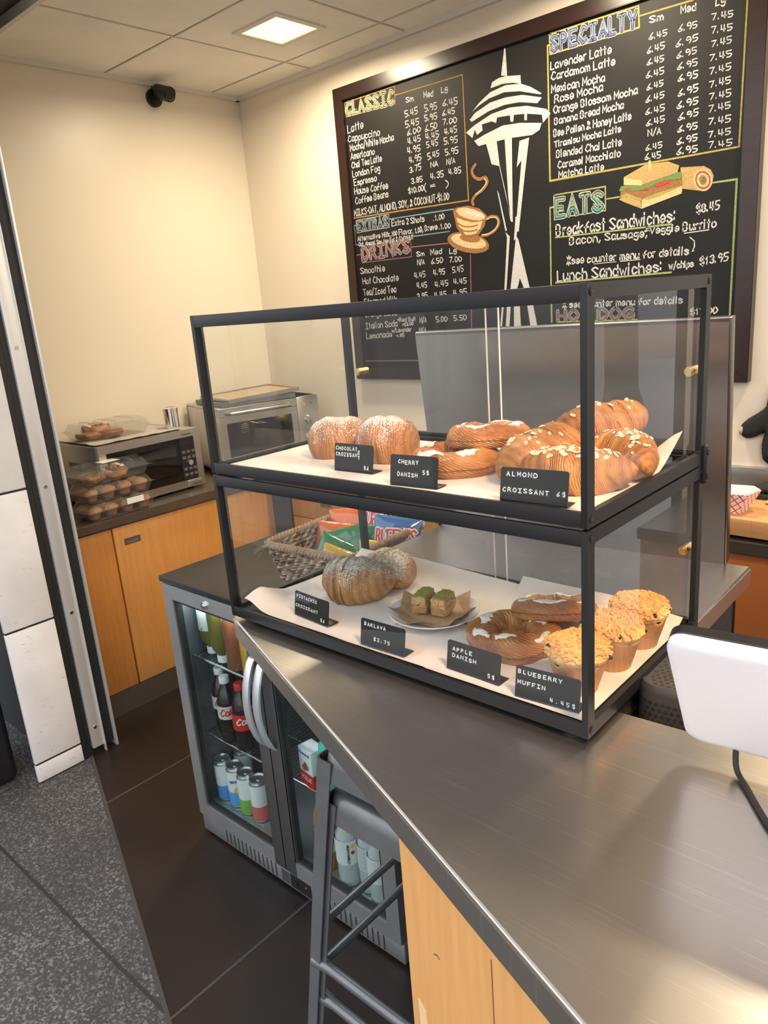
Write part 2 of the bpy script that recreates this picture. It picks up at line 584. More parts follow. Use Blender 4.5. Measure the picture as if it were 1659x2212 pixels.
# ------------------------------------------------------------------ hand lettering (single-stroke glyphs, cap height 6, digits are grid steps)
GLYPHS = {}
def G(ch, w, spec):
    st = []
    for s in spec.split(','):
        sm = s.startswith('~')
        s = s.strip('~')
        pts = [(int(a[0]), int(a[1])-2) for a in s.split()]
        st.append((sm, pts))
    GLYPHS[ch] = (w, st)
for line in '''A 4|02 28 42,14 34
B 4|02 08,~08 28 37 36 25 05,~05 25 34 33 22 02
C 4|~47 28 16 04 13 22 43
D 4|02 08,~08 28 46 44 22 02
E 4|48 08 02 42,05 35
F 4|48 08 02,05 35
G 4|~47 28 06 04 22 43 45,45 25
H 4|08 02,48 42,05 45
I 4|28 22,08 48,02 42
J 3|~38 34 22 03
K 4|08 02,48 05 42
L 3|08 02 32
M 4|02 08 24 48 42
N 4|02 08 42 48
O 4|~28 06 04 22 44 46 28
P 4|02 08,~08 28 37 36 25 05
Q 4|~28 06 04 22 44 46 28,33 52
R 4|02 08,~08 28 37 36 25 05,25 42
S 4|~47 28 07 16 34 43 22 03
T 4|08 48,28 22
U 4|~08 04 22 44 48
V 4|08 22 48
W 5|08 12 26 42 58
X 4|08 42,48 02
Y 4|08 25 48,25 22
Z 4|08 48 02 42
a 3|~36 16 04 12 34,36 32
b 3|08 02,~05 26 34 22 03
c 3|~35 16 04 12 33
d 3|38 32,~35 16 04 12 33
e 3|~04 34 26 16 04 12 33
f 3|~38 27 15 12,05 35
g 3|~35 16 04 13 34,~36 32 20 01
h 3|08 02,~05 26 34 32
i 1|06 02,07 08
j 2|~16 12 00,17 18
k 3|08 02,36 04 32
l 1|08 02
m 4|06 02,~05 16 24 22,~25 36 44 42
n 3|06 02,~05 16 26 34 32
o 3|~16 04 12 33 35 16
p 3|06 00,~05 26 34 22 03
q 3|36 30,~35 16 04 12 33
r 2|06 02,~04 16 26
s 3|~35 16 05 24 33 12 03
t 2|18 12,06 26
u 3|~06 03 12 34,36 32
v 3|06 12 36
w 4|06 12 25 32 46
x 3|06 32,36 02
y 3|06 13,36 10
z 3|06 36 02 32
0 3|~18 06 04 12 34 36 18
1 2|06 18 12
2 3|~07 18 37 24 02,02 32
3 3|~07 28 36 15,~15 34 22 03
4 3|08 04 34,28 22
5 3|38 08 05,~05 25 34 22 02
6 3|~38 15 03 12 33 24 04
7 3|08 38 12
8 3|~18 06 15 34 22 03 15 36 18
9 3|~36 18 06 15 36,~36 34 22
$ 3|~37 18 06 34 22 03,29 21
. 1|02 03
, 1|13 01
: 1|03 04,06 07
/ 3|01 39
- 2|05 25
& 4|~42 17 28 36 03 12 34
( 2|~29 06 03 20
) 2|~09 26 23 00
+ 3|05 35,27 23
* 4|08 42,48 02,29 21'''.split('\n'):
    GLYPHS_line = line.split('|')
    G(GLYPHS_line[0][0], int(GLYPHS_line[0][2:]), GLYPHS_line[1])

def smooth_pts(pts, n=5):
    closed = pts[0] == pts[-1] and len(pts) > 3
    out = []
    P = [Vector((*p, 0)) for p in pts]
    N = len(P)
    for i in range(N-1):
        a = P[i-1] if i > 0 else (P[N-2] if closed else P[0])
        b, c = P[i], P[i+1]
        d = P[i+2] if i+2 < N else (P[1] if closed else P[N-1])
        for k in range(n):
            t = k/n
            out.append(0.5*((2*b) + (c-a)*t + (2*a-5*b+4*c-d)*t*t + (3*b-a-3*c+d)*t**3))
    out.append(P[-1])
    return [(v.x, v.y) for v in out]

def ribbon(bm, pts, w, fn, mi=0, wob=0.0):
    """flat stroke of width w along 2D pts with round ends"""
    P = [Vector((p[0], p[1])) for p in pts]
    P = [p for i, p in enumerate(P) if i == 0 or (p-P[i-1]).length > 1e-6]
    if len(P) < 2:
        return
    Lf, Rt = [], []
    N = len(P)
    for i in range(N):
        d1 = (P[i]-P[i-1]).normalized() if i > 0 else (P[1]-P[0]).normalized()
        d2 = (P[i+1]-P[i]).normalized() if i < N-1 else d1
        n1 = Vector((-d1.y, d1.x))
        n2 = Vector((-d2.y, d2.x))
        m = n1+n2
        m = n1 if m.length < 0.3 else m.normalized()
        k = 1/max(0.55, m.dot(n1))
        hw = w/2*(1+wob*random.uniform(-1, 1))
        Lf.append(P[i]+m*hw*k)
        Rt.append(P[i]-m*hw*k)
    d0 = (P[1]-P[0]).normalized()
    d1 = (P[-1]-P[-2]).normalized()
    poly_a = [bm.verts.new(fn(*p)) for p in Lf]
    poly_b = [bm.verts.new(fn(*p)) for p in Rt]
    for i in range(N-1):
        bm.faces.new((poly_a[i], poly_b[i], poly_b[i+1], poly_a[i+1])).material_index = mi
    for c, d, va, vb in ((P[0], -d0, poly_a[0], poly_b[0]), (P[-1], d1, poly_b[-1], poly_a[-1])):
        n = Vector((-d.y, d.x))
        c1 = bm.verts.new(fn(*(c+d*w*0.35-n*w*0.3)))
        c2 = bm.verts.new(fn(*(c+d*w*0.35+n*w*0.3)))
        bm.faces.new((va, c1, c2, vb)).material_index = mi

def text_width(s, gap=1.3, space=2.2):
    return sum((space if c == ' ' else GLYPHS[c][0]+gap) for c in s)-gap

def write(bm, s, u0, v0, u1, v1, h, w, fn, jit=0.0, gap=1.3, mi=0, mono=0, italic=0.0):
    """letters along the base line (u0,v0)-(u1,v1), cap height h, stroke width w"""
    tot = text_width(s, gap) if not mono else mono*len(s)-0.8
    ex = Vector((u1-u0, v1-v0))/max(tot, 0.1)
    sy = h/6.0
    x = 0.0
    for c in s:
        if c == ' ':
            x += mono or 2.2
            continue
        gw, st = GLYPHS[c]
        off = (mono-0.8-gw)/2 if mono else 0
        js, jr, jy = 1+random.uniform(-jit, jit)*0.8, random.uniform(-jit, jit)*0.5, random.uniform(-jit, jit)*1.2
        for sm, pts in st:
            q = smooth_pts(pts) if sm else pts
            out = []
            for a, b in q:
                xx = x+off+a+jr*b+italic*b
                yy = b*js+jy
                out.append((u0+ex.x*xx, v0+ex.y*xx+yy*sy))
            ribbon(bm, out, w*(1+random.uniform(-jit, jit)), fn, mi, wob=jit)
        x += mono or (gw+gap)
# ------------------------------------------------------------------ the setting
CEIL = 2.805
XL, YB, XR = -3.1, 2.07, 2.6
YF = 0.646            # front edge of the ceiling, behind the shutter header
# interior floor and outdoor pavement meet on a line parallel to the counter front
def thr(x):
    return 0.146-0.3588*(x+1.975)
bm = nb()
prism(bm, [(-3.3, thr(-3.3)), (4.5, thr(4.5)), (4.5, 2.3), (-3.3, 2.3)], -0.08, 0.0)
for x, y0, y1 in ((-1.03, thr(-1.03), 2.0), (-1.97, thr(-1.97), 2.0), (0.2, thr(0.2), 2.0)):
    box(bm, x-0.004, x+0.004, y0, y1, -0.02, 0.0008, mi=1)
prism(bm, [(-2.35, thr(-2.35)-0.006), (4.5, thr(4.5)-0.006), (4.5, thr(4.5)+0.006), (-2.35, thr(-2.35)+0.006)], -0.02, 0.001, mi=1)
struct('floor', bm, [M['floor'], M['joint']], smooth=False)
bm = nb()
prism(bm, [(-5, -2.4), (3.2, -2.4), (3.2, thr(3.2)), (-3.3, thr(-3.3)), (-5, thr(-3.3))], -0.08, -0.002)
prism(bm, [(-5, -0.225), (-1.05, -0.19), (-1.05, -0.181), (-5, -0.216)], -0.02, -0.0005, mi=1)
struct('pavement', bm, [M['aggregate'], M['dark']], smooth=False)
bm = nb()
box(bm, XL-0.12, XL, 0.38, YB+0.12, 0, CEIL+0.2)
struct('wall_left', bm, M['wall'])
bm = nb()
box(bm, XL, 0.62, YB, YB+0.12, 0, CEIL+0.2)
box(bm, 0.62, XR, YB, YB+0.12, 2.5, CEIL+0.2)
struct('wall_back', bm, M['wall'])
bm = nb()
box(bm, XR, XR+0.12, 0.5, YB+0.12, 0, CEIL+0.2)
struct('wall_right', bm, M['wall'])
# glazed shopfront continuing the back wall, out of frame to the right
bm = nb()
for x in (0.64, 1.25, 1.90, 2.56):
    box(bm, x-0.03, x+0.03, YB+0.02, YB+0.10, 0.0, 2.5)
for z in (0.05, 1.02, 2.47):
    box(bm, 0.62, XR, YB+0.03, YB+0.09, z-0.03, z+0.03)
struct('window_1', bm, M['rubber'])

# ceiling of square lay-in tiles on a white grid, lamp tiles left open
bm = nb()
GX = [-2.5+0.61*k for k in range(-1, 9)]
GY = [0.665+0.61*k-0.61 for k in range(0, 4)]
LX = set()
box(bm, XL, XR, YF, YB, CEIL+0.10, CEIL+0.14, mi=1)
for i, x in enumerate(GX):
    for j, y in enumerate(GY):
        a, b, c, d = max(x, XL), min(x+0.61, XR), max(y, YF), min(y+0.61, YB)
        if b-a < 0.02 or d-c < 0.02:
            continue
        has = any(a < lx < b and c < 1.59 < d for lx in LAMP_X)
        if has:
            lx = [q for q in LAMP_X if a < q < b][0]
            h = 0.125
            for p in ((a+.004, b-.004, c+.004, 1.59-h), (a+.004, b-.004, 1.59+h, d-.004), (a+.004, lx-h, 1.59-h, 1.59+h), (lx+h, b-.004, 1.59-h, 1.59+h)):
                box(bm, *p, CEIL, CEIL+0.018)
        else:
            box(bm, a+.004, b-.004, c+.004, d-.004, CEIL, CEIL+0.018, bev=0.002)
for x in GX:
    if XL < x < XR:
        box(bm, x-0.011, x-0.0035, YF, YB, CEIL-0.001, CEIL+0.004, mi=2)
        box(bm, x-0.0035, x+0.0035, YF, YB, CEIL+0.006, CEIL+0.01, mi=1)
for y in GY[1:]:
    box(bm, XL, XR, y+0.0035, y+0.011, CEIL-0.001, CEIL+0.004, mi=2)
    box(bm, XL, XR, y-0.0035, y+0.0035, CEIL+0.006, CEIL+0.01, mi=1)
box(bm, XL, XL+0.022, YF, YB, CEIL-0.020, CEIL+0.002, mi=2)
box(bm, XL, XR, YB-0.022, YB, CEIL-0.020, CEIL+0.002, mi=2)
struct('ceiling', bm, [M['ceil'], M['dark'], M['ceilgrid']], smooth=False)

# shutter header over the opening
bm = nb()
box(bm, -3.3, 4.5, 0.22, YF-0.02, CEIL-0.015, CEIL+0.5)
box(bm, -3.3, 4.5, YF-0.02, YF, CEIL-0.05, CEIL+0.5, mi=1)
struct('trim_1', bm, [M['rubber'], M['ceilgrid']])
# paved street side behind the shopfront, with two tree trunks and a green garden chair
bm = nb()
prism(bm, [(-1.5, 2.25), (9, 2.25), (9, 16), (-1.5, 16)], -0.08, -0.004)
pv = struct('pavement', bm, mat('pale_paving', (0.42, 0.41, 0.40), 0.8, color2=(0.34, 0.33, 0.325), noise=0.3, scale=2), smooth=False)
for k, (x, y, r, lab) in enumerate(((2.1, 7.0, 0.17, 'grey tree trunk outside behind the shop, nearer one'), (4.0, 9.0, 0.22, 'grey tree trunk outside behind the shop, farther one'))):
    bm = nb()
    tube(bm, [(0, 0, -0.01), (0.02, 0.0, 0.3), (0.05, 0.02, 1.6), (0.0, 0.05, 3.4), (0.08, 0.1, 5.5)], [r*1.4, r*1.05, r, r*0.9, r*0.8], 14)
    tag(link('tree_trunk', bm, mat('bark', (0.16, 0.13, 0.105), 0.9, bump=0.5, bscale=20), loc=(x, y, 0)), lab, 'tree', 'trees behind the shop')
t = thing('garden_chair', 'green slatted garden chair outside behind the shop', 'chair', (1.7, 5.6, 0), rz=0.5)
GREEN = mat('green_paint', (0.18, 0.34, 0.05), 0.45)
bm = nb()
for k in range(7):
    box(bm, -0.2+k*0.058, -0.155+k*0.058, -0.2, 0.2, 0.44, 0.452)
link('seat', bm, GREEN, t)
bm = nb()
for k in range(6):
    box(bm, -0.2, 0.2, 0.205+k*0.012, 0.217+k*0.012, 0.52+k*0.06, 0.56+k*0.06)
link('backrest', bm, GREEN, t)
for sx in (-0.19, 0.19):
    for sy, zt in ((-0.18, 0.44), (0.21, 0.88)):
        bm = nb()
        tube(bm, [(sx, sy, -0.003), (sx, sy, 0.44), (sx, sy+(0.07 if zt > 0.5 else 0), zt)], 0.011, 8)
        link('leg', bm, GREEN, t)

# unseen canopy added to hold back sky light in front of the opening
bm = nb()
box(bm, -5.0, 4.5, -0.75, 0.215, 3.15, 3.3)
struct('added_canopy', bm, M['ceil'])
for k, (x, y, lab) in enumerate(((-2.8, -1.9, 'white post added out of frame to reflect in the glass, farther from the counter'), (-1.72, -1.9, 'white post added out of frame to reflect in the glass, nearer the counter'))):  # posts added out of view to put bright streaks in the case glass
    t = thing('reflection_post', lab, 'post', (x, y, -0.002), group='added reflection posts')
    bm = nb()
    tube(bm, [(0, 0, 0), (0, 0, 3.15)], 0.045, 16)
    link('shaft', bm, M['pillar'], t)
    bm = nb()
    box(bm, -0.09, 0.09, -0.09, 0.09, 0.0, 0.012, bev=0.002)
    link('base_plate', bm, M['pillar'], t)
# end of the front wall: white painted column of sheet panels
bm = nb()
rows_ = [(0.0, 0.075), (0.079, 0.62), (0.624, 1.125), (1.129, 2.1), (2.104, 3.2)]
for a, b in rows_:
    box(bm, -2.318, -2.3, 0.05, 0.232, a+0.004, b, bev=0.0025)
box(bm, -2.316, -2.303, 0.053, 0.229, 0, 3.2, mi=1)
box(bm, -6.0, -2.325, 0.17, 0.228, 0, 3.2, mi=1)
rnd = random.Random(12)
for _ in range(70):
    zz = rnd.uniform(0.03, 1.9)**1.3*0.8
    yy = rnd.uniform(0.058, 0.222)
    ln = rnd.uniform(0.003, 0.022)
    sl = rnd.uniform(-0.3, 0.3)
    ribbon_pts = [(yy, zz), (min(yy+ln, 0.226), zz+sl*ln)]
    ribbon(bm, ribbon_pts, rnd.uniform(0.0006, 0.0016), lambda u, v: Vector((-2.2996, u, v)), mi=2, wob=0.4)
struct('wall_front', bm, [M['pillar'], M['dark'], mat('scuff', (0.30, 0.30, 0.31), 0.7)])
bm = nb()
box(bm, -2.553, -2.50, 0.40, YB, 0, 0.105)
struct('baseboard_left', bm, M['worktop'])
bm = nb()
box(bm, -2.5, 0.55, 1.52, 1.58, 0, 0.10)
struct('baseboard_back', bm, M['worktop'])

# roller shutter guide beside the column
t = thing('shutter_track', 'silver shutter guide channel with black seals beside the white column', 'track', (-2.3, 0.305, 0))
bm = nb()
box(bm, -0.05, 0.0, -0.028, 0.022, 0.03, 3.1, bev=0.003)
box(bm, -0.012, 0.006, 0.019, 0.0225, 0.0, 3.1)
link('guide_channel', bm, M['alu'], t)
bm = nb()
box(bm, -0.06, -0.006, -0.072, -0.052, 0.0, 3.1)
box(bm, -0.06, -0.012, -0.049, -0.030, 0.0, 3.1)
box(bm, -0.06, -0.012, 0.024, 0.066, 0.02, 3.1)
link('seal', bm, M['rubber'], t)
bm = nb()
box(bm, -0.05, 0.004, 0.066, 0.075, 0.0, 3.1, bev=0.001)
link('edge_strip', bm, M['alu'], t)
for z in (0.12, 0.62, 1.12, 1.62, 2.12):
    bm = nb()
    cyl(bm, (0.0, -0.006, z), (0.0025, -0.006, z), 0.007, 12)
    link('screw', bm, M['steel2'], t)
# dark bin standing outside, past the column
bm = nb()
box(bm, -2.75, -2.40, -0.38, 0.02, 0.0, 0.75, bev=0.03, seg=4)
tag(link('litter_bin', bm, M['blackplastic']), 'black bin partly hidden past the left edge of the white column', 'bin')

# ------------------------------------------------------------------ ceiling lamps
for k, lx in enumerate(LAMP_X):
    lab = 'square recessed ceiling light glowing warm above the left wall corner' if k == 0 else 'square recessed ceiling light out of frame, ' + ('before the left half of the chalkboard', 'before the right half of the chalkboard', 'past the right end of the chalkboard')[k-1]
    t = thing('ceiling_light', lab, 'light', (lx, 1.59, CEIL), group='recessed ceiling lights')
    bm = nb()
    ring_frame(bm, -0.14, 0.14, -0.14, 0.14, 0.026, -0.006, 0.004, lambda u, v, d: Vector((u, v, d)), rad=0.001)
    link('trim_frame', bm, M['ceilgrid'], t, smooth=False)
    bm = nb()
    b_ = [bm.verts.new((sx*0.114, sy*0.114, -0.002)) for sx, sy in ((-1, -1), (1, -1), (1, 1), (-1, 1))]
    c_ = [bm.verts.new((sx*0.05, sy*0.05, 0.075)) for sx, sy in ((-1, -1), (1, -1), (1, 1), (-1, 1))]
    for q in range(4):
        bm.faces.new((b_[q], b_[(q+1) % 4], c_[(q+1) % 4], c_[q]))
    bm.faces.new(c_)
    link('reflector', bm, emissive('lamp_reflector', (1.0, 0.86, 0.56), 0.95), t, smooth=False)
    area('lamp_%d' % k, (lx, 1.59, CEIL-0.012), 0.2, LAMP_POWER, WARM, spread=170)

# ------------------------------------------------------------------ security camera
t = thing('security_camera', 'small black bullet camera on the left wall under the ceiling', 'camera', (XL, 1.535, 2.735))
bm = nb()
cyl(bm, (0, 0, 0), (0.014, 0, 0), 0.042, 24)
link('mount_disc', bm, M['blackplastic'], t)
bm = nb()
tube(bm, [(0.01, 0, 0), (0.05, 0, 0.005), (0.065, 0.004, 0.015)], 0.013, 10)
link('arm', bm, M['blackplastic'], t)
d = Vector((0.85, -0.10, -0.30)).normalized()
p = Vector((0.05, 0.01, 0.015))
bm = nb()
tube(bm, [p-d*0.02, p-d*0.015, p+d*0.095, p+d*0.10], [0.024, 0.031, 0.031, 0.030], 24)
tube(bm, [p-d*0.02+Vector((0, 0, .012)), p+d*0.112+Vector((0, 0, .012))], 0.027, 20)
link('housing', bm, M['blackplastic'], t)
bm = nb()
cyl(bm, p+d*0.10, p+d*0.103, 0.013, 20)
x_ = d.cross(Vector((0, 0, 1))).normalized()
y_ = d.cross(x_)
for k in range(12):
    a = 2*PI*k/12
    c = p+d*0.101+(x_*math.cos(a)+y_*math.sin(a))*0.021
    cyl(bm, c, c+d*0.002, 0.003, 8, mi=1)
link('lens', bm, [M['berry'], M['chrome']], t)
bm = nb()
tube(bm, [(0.012, -0.005, 0.035), (0.016, -0.012, 0.055), (0.012, -0.006, 0.069)], 0.003, 6)
link('cable', bm, M['blackplastic'], t)

# ------------------------------------------------------------------ base cabinets and dark worktops
def pull(bm, c, ax, w=0.075, h=0.028, n=(1, 0, 0)):
    """recessed rectangular metal finger pull: frame plus sunk dark cup"""
    c = Vector(c)
    ax = Vector(ax)
    n = Vector(n)
    ring_frame(bm, -w/2, w/2, -h/2, h/2, 0.006, 0.0, 0.003, lambda u, v, d_: c+ax*u+Vector((0, 0, v))+n*d_, mi=0, rad=0.002)
    f = [c+ax*u+Vector((0, 0, v))+n*0.0006 for u, v in ((-w/2+.005, -h/2+.005), (w/2-.005, -h/2+.005), (w/2-.005, h/2-.005), (-w/2+.005, h/2-.005))]
    bm.faces.new([bm.verts.new(q) for q in f]).material_index = 1

def cab_left(y0, y1, label, handle_y=None, mt='maple'):
    t = thing('base_cabinet', label, 'cabinet', (-2.81, (y0+y1)/2, 0.105), group='wood base cabinets')
    h = (y1-y0)/2
    bm = nb()
    box(bm, -0.28, 0.285, -h, h, 0, 0.735)
    link('carcass', bm, M[mt], t, smooth=False)
    bm = nb()
    box(bm, 0.287, 0.306, -h+0.002, h-0.002, 0.003, 0.732, bev=0.0015)
    dd = link('door', bm, M[mt], t)
    if handle_y is not None:
        bm = nb()
        pull(bm, (0.306, handle_y-(y0+y1)/2, 0.66), (0, 1, 0))
        link('handle', bm, [M['steel2'], M['gun']], dd, smooth=False)
cab_left(0.39, 0.618, 'narrow plain wood cabinet beside the shutter track', None, 'mapledark')
cab_left(0.622, 1.22, 'wood cabinet with recessed metal pull under the microwave', 0.705)
cab_left(1.224, 1.50, 'wood corner cabinet behind the glass case', None)

def cab_back(x0, x1, label, drawers=True, mt='maple', group='wood base cabinets'):
    t = thing('base_cabinet', label, 'cabinet', ((x0+x1)/2, 1.78, 0.10), group=group)
    h = (x1-x0)/2
    bm = nb()
    box(bm, -h, h, -0.255, 0.285, 0, 0.74)
    link('carcass', bm, M[mt], t, smooth=False)
    for nm, z0, z1 in ((('drawer', 0.585, 0.737), ('door', 0.003, 0.58)) if drawers else (('door', 0.003, 0.737),)):
        bm = nb()
        box(bm, -h+0.002, h-0.002, -0.276, -0.257, z0, z1, bev=0.0015)
        dr = link(nm, bm, M[mt], t)
        if nm == 'drawer':
            bm = nb()
            pull(bm, (0, -0.276, 0.665), (1, 0, 0), n=(0, -1, 0), w=0.085)
            link('handle', bm, [M['steel2'], M['gun']], dr, smooth=False)
            bm = nb()
            cyl(bm, (0.085, -0.276, 0.685), (0.085, -0.283, 0.685), 0.014, 16)
            link('lock', bm, M['chrome'], dr)
cab_back(-2.36, -1.86, 'wood drawer cabinet on the board wall behind the basket')
cab_back(-1.855, -1.30, 'wood drawer cabinet on the board wall behind the chip bags')
cab_back(-1.295, -0.62, 'wood drawer cabinet on the board wall behind the steel panel')
cab_back(-0.615, 0.55, 'shiny brown cabinet under the cutting board at far right', False, 'copper', 'brown cabinets')
# continuous dark metal worktop, L-shaped, with backsplash
bm = nb()
prism(bm, [(XL, 0.385), (-2.485, 0.385), (-2.485, 1.475), (0.55, 1.475), (0.55, YB), (XL, YB)], 0.845, 0.885)
bmesh.ops.bevel(bm, geom=bm.edges[:], offset=0.004, segments=2, affect='EDGES')
w_ = link('worktop', bm, M['worktop'], angle=50)
w_.modifiers.new('normals', 'WEIGHTED_NORMAL').keep_sharp = True
tag(w_, 'dark metal worktop running along the left wall under the microwave', 'worktop')
bm = nb()
box(bm, -2.0, 0.55, YB-0.022, YB-0.001, 0.887, 0.985, bev=0.003)
tag(link('backsplash', bm, M['steel2']), 'low steel backsplash strip under the white wall at right', 'backsplash')
# ------------------------------------------------------------------ serving counter
CTZ = 1.066
e = Vector((0.934, -0.358))          # direction of the counter front
nrm = Vector((-0.358, -0.934))       # outward from the counter front
tip = Vector((-0.797, 0.002))
far = tip+e*2.1
t = thing('serving_counter', 'brushed steel serving counter with pointed left tip and wood front', 'counter', (0, 0, 0))
bm = nb()
poly = [tuple(tip), tuple(far), (far.x+0.3, 0.19), (-0.022, 0.098), (-0.022, 0.800), (-0.81, 0.752), (-0.81, 0.012)]
prism(bm, poly, CTZ-0.046, CTZ)
bmesh.ops.bevel(bm, geom=bm.edges[:], offset=0.005, segments=3, affect='EDGES')
wt_ = link('worktop', bm, M['steel'], t, angle=50)
wt_.modifiers.new('normals', 'WEIGHTED_NORMAL').keep_sharp = True
bm = nb()
pa = tip+e*0.69-nrm*0.012
pb = far-nrm*0.012
prism(bm, [tuple(pa), tuple(pb), tuple(pb-nrm*0.03), tuple(pa-nrm*0.03)], 0.0, CTZ-0.046)
pn = link('front_panel', bm, M['maplelight'], t, smooth=False)
bm = nb()
q = pa+e*0.205
s_ = lambda u, v, w: Vector((q.x+e.x*u+nrm.x*w, q.y+e.y*u+nrm.y*w, v))
prism(bm, [(-0.0008, 0.0), (0.0008, 0.0), (0.0008, 0.99), (-0.0008, 0.99)], 0.0, 0.0006, fn=s_)
for a, b in (([(0.03, 0.80), (0.045, 0.792), (0.06, 0.778)]), 0), (([(-0.05, 0.90), (-0.042, 0.905), (-0.036, 0.904)]), 0), (([(0.06, 0.72), (0.075, 0.71), (0.07, 0.69), (0.085, 0.70)]), 0):
    ribbon(bm, a, 0.0016, lambda u, v: s_(u-0.08, v-0.02, 0.0007))
link('scratch', bm, mat('scratch_dark', (0.22, 0.10, 0.03), 0.6), pn, smooth=False)
bm = nb()
prism(bm, [(-0.185, 0.755), (-0.165, 0.75), (-0.163, 0.68), (-0.183, 0.685)], 0.0, 0.0008, fn=s_)
link('tape', bm, mat('masking_tape', (0.80, 0.55, 0.28), 0.5), pn, smooth=False)
for x, y in ((-0.06, 0.70), (-0.06, 0.14)):
    bm = nb()
    box(bm, x-0.02, x+0.02, y-0.02, y+0.02, 0, CTZ-0.046, bev=0.002)
    link('leg', bm, M['rubber'], t)

bm = nb()
box(bm, -0.045, -0.028, 0.105, 0.72, 0.0, CTZ-0.046)
box(bm, -0.60, -0.028, 0.70, 0.72, 0.0, CTZ-0.046)
link('dark_backing', bm, M['rubber'], t, smooth=False)  # black sheets added to keep the gap under the counter dark

# steel splash panel standing at the back of the counter, leaning to the customer
t = thing('splash_panel', 'tall brushed steel panel standing behind the glass case', 'panel', (-0.075, 0.787, CTZ), rz=math.radians(4.5), rot=(math.radians(6.0), 0, math.radians(4.5)))
bm = nb()
box(bm, -0.742, 0.0, -0.003, 0.0, 0.0, 0.528)
box(bm, -0.742, 0.004, -0.003, 0.016, 0.520, 0.531, bev=0.002)
link('sheet', bm, M['steelguard'], t, smooth=False)
bm = nb()
box(bm, 0.0, 0.0045, -0.003, 0.026, 0.0, 0.53, bev=0.0018)
link('side_flange', bm, mat('dark_steel_edge', (0.10, 0.085, 0.07), 0.32, 0.85), t)

# ------------------------------------------------------------------ two-tier display case
CW, CD = 0.7936, 0.4126
CZ0 = CTZ+0.010
TH = 0.298
t = thing('display_case', 'two-tier black framed glass bakery case on the steel counter', 'display case', (0, 0, CZ0))
BW = 0.0195
for tier, z0 in (('lower', 0.0), ('upper', TH+0.0035)):
    z1 = z0+TH
    bm = nb()
    for xa, xb in ((-CW, -CW+0.009), (-0.009, 0.0)):
        ring_frame(bm, 0, CD, z0, z1, BW, xa, xb, lambda u, v, d_: Vector((d_, u, v)), rad=0.005)
    for ya, yb in ((0.0, 0.006), (CD-0.012, CD)):
        for za in (z0+0.0005, z1-0.0215):
            box(bm, -CW+0.009, -0.009, ya, yb, za, za+0.021, bev=0.0008)
    # raised lip running round the inside of the base
    box(bm, -CW+0.009, -0.009, CD-0.05, CD-0.046, z0+0.012, z0+0.020)
    box(bm, -CW+0.009, -0.009, CD-0.030, CD-0.027, z0+0.012, z0+0.022)
    fr = link('frame', bm, M['black'], t, angle=30)
    fr['label'] = tier+' black frame'
    for yy, zz in ((0.0105, z0+0.0105), (0.0105, z1-0.0105), (CD-0.0105, z1-0.0105)):
        bm = nb()
        cyl(bm, (0, yy, zz), (0.0012, yy, zz), 0.0048, 16)
        cyl(bm, (0.001, yy, zz), (0.0018, yy, zz), 0.0019, 6, mi=1)
        link('screw', bm, [M['black'], M['dark']], fr)
    bm = nb()
    box(bm, -CW+0.009, -0.009, 0.006, CD-0.012, z0+0.006, z0+0.012)
    link('shelf', bm, M['black'], t, smooth=False)
    for nm, b in (('front_pane', (-CW+0.008, -0.008, 0.0075, 0.0105, z0+0.014, z1-0.014)),
                  ('side_pane', (-CW+0.0095, -CW+0.0125, 0.012, CD-0.03, z0+0.013, z1-0.014)),
                  ('side_pane', (-0.0125, -0.0095, 0.012, CD-0.03, z0+0.013, z1-0.014))):
        bm = nb()
        box(bm, *b)
        link(nm, bm, M['glass'], t, smooth=False)
    if tier == 'upper':
        bm = nb()
        box(bm, -CW+0.0095, -0.0095, 0.012, CD-0.014, z1-0.006, z1-0.003)
        link('top_pane', bm, M['glass'], t, smooth=False)
    kz = z0+0.151
    for k, (xa, xb, ya, kx) in enumerate(((-CW+0.011, -0.374, CD-0.026, -0.745), (-0.409, -0.011, CD-0.019, -0.022))):
        bm = nb()
        box(bm, xa, xb, ya, ya+0.003, z0+0.022, z1-0.014)
        box(bm, (xb-0.0015 if k == 0 else xa), (xb if k == 0 else xa+0.0015), ya-0.0002, ya+0.0032, z0+0.022, z1-0.014, mi=1)
        dr = link('sliding_door', bm, [M['acrylic'], M['paper']], t, smooth=False)
        if tier == 'lower' and k == 0:
            continue
        bm = nb()
        cyl(bm, (kx, ya-0.004, kz), (kx, ya+0.026, kz), 0.0078, 20)
        cyl(bm, (kx, ya-0.007, kz), (kx, ya-0.004, kz), 0.006, 20, r1=0.0065)
        link('knob', bm, M['brass'], dr)
bm = nb()
box(bm, -0.002, 0.007, CD-0.012, CD+0.004, TH-0.030, TH+0.034, bev=0.003)
for zz in (TH-0.018, TH+0.022):
    cyl(bm, (0.006, CD-0.004, zz), (0.0085, CD-0.004, zz), 0.0045, 12)
link('clip', bm, M['black'], t)
for x in (-CW+0.035, -0.035):
    for y in (0.03, CD-0.03):
        bm = nb()
        cyl(bm, (x, y, -0.0095), (x, y, 0.001), 0.017, 20)
        link('foot', bm, M['rubber'], t)
        bm = nb()
        cyl(bm, (x, y, TH-0.001), (x, y, TH+0.0045), 0.017, 20)
        link('spacer', bm, M['rubber'], t)
LOW = CZ0+0.012
UP = CZ0+TH+0.0035+0.012

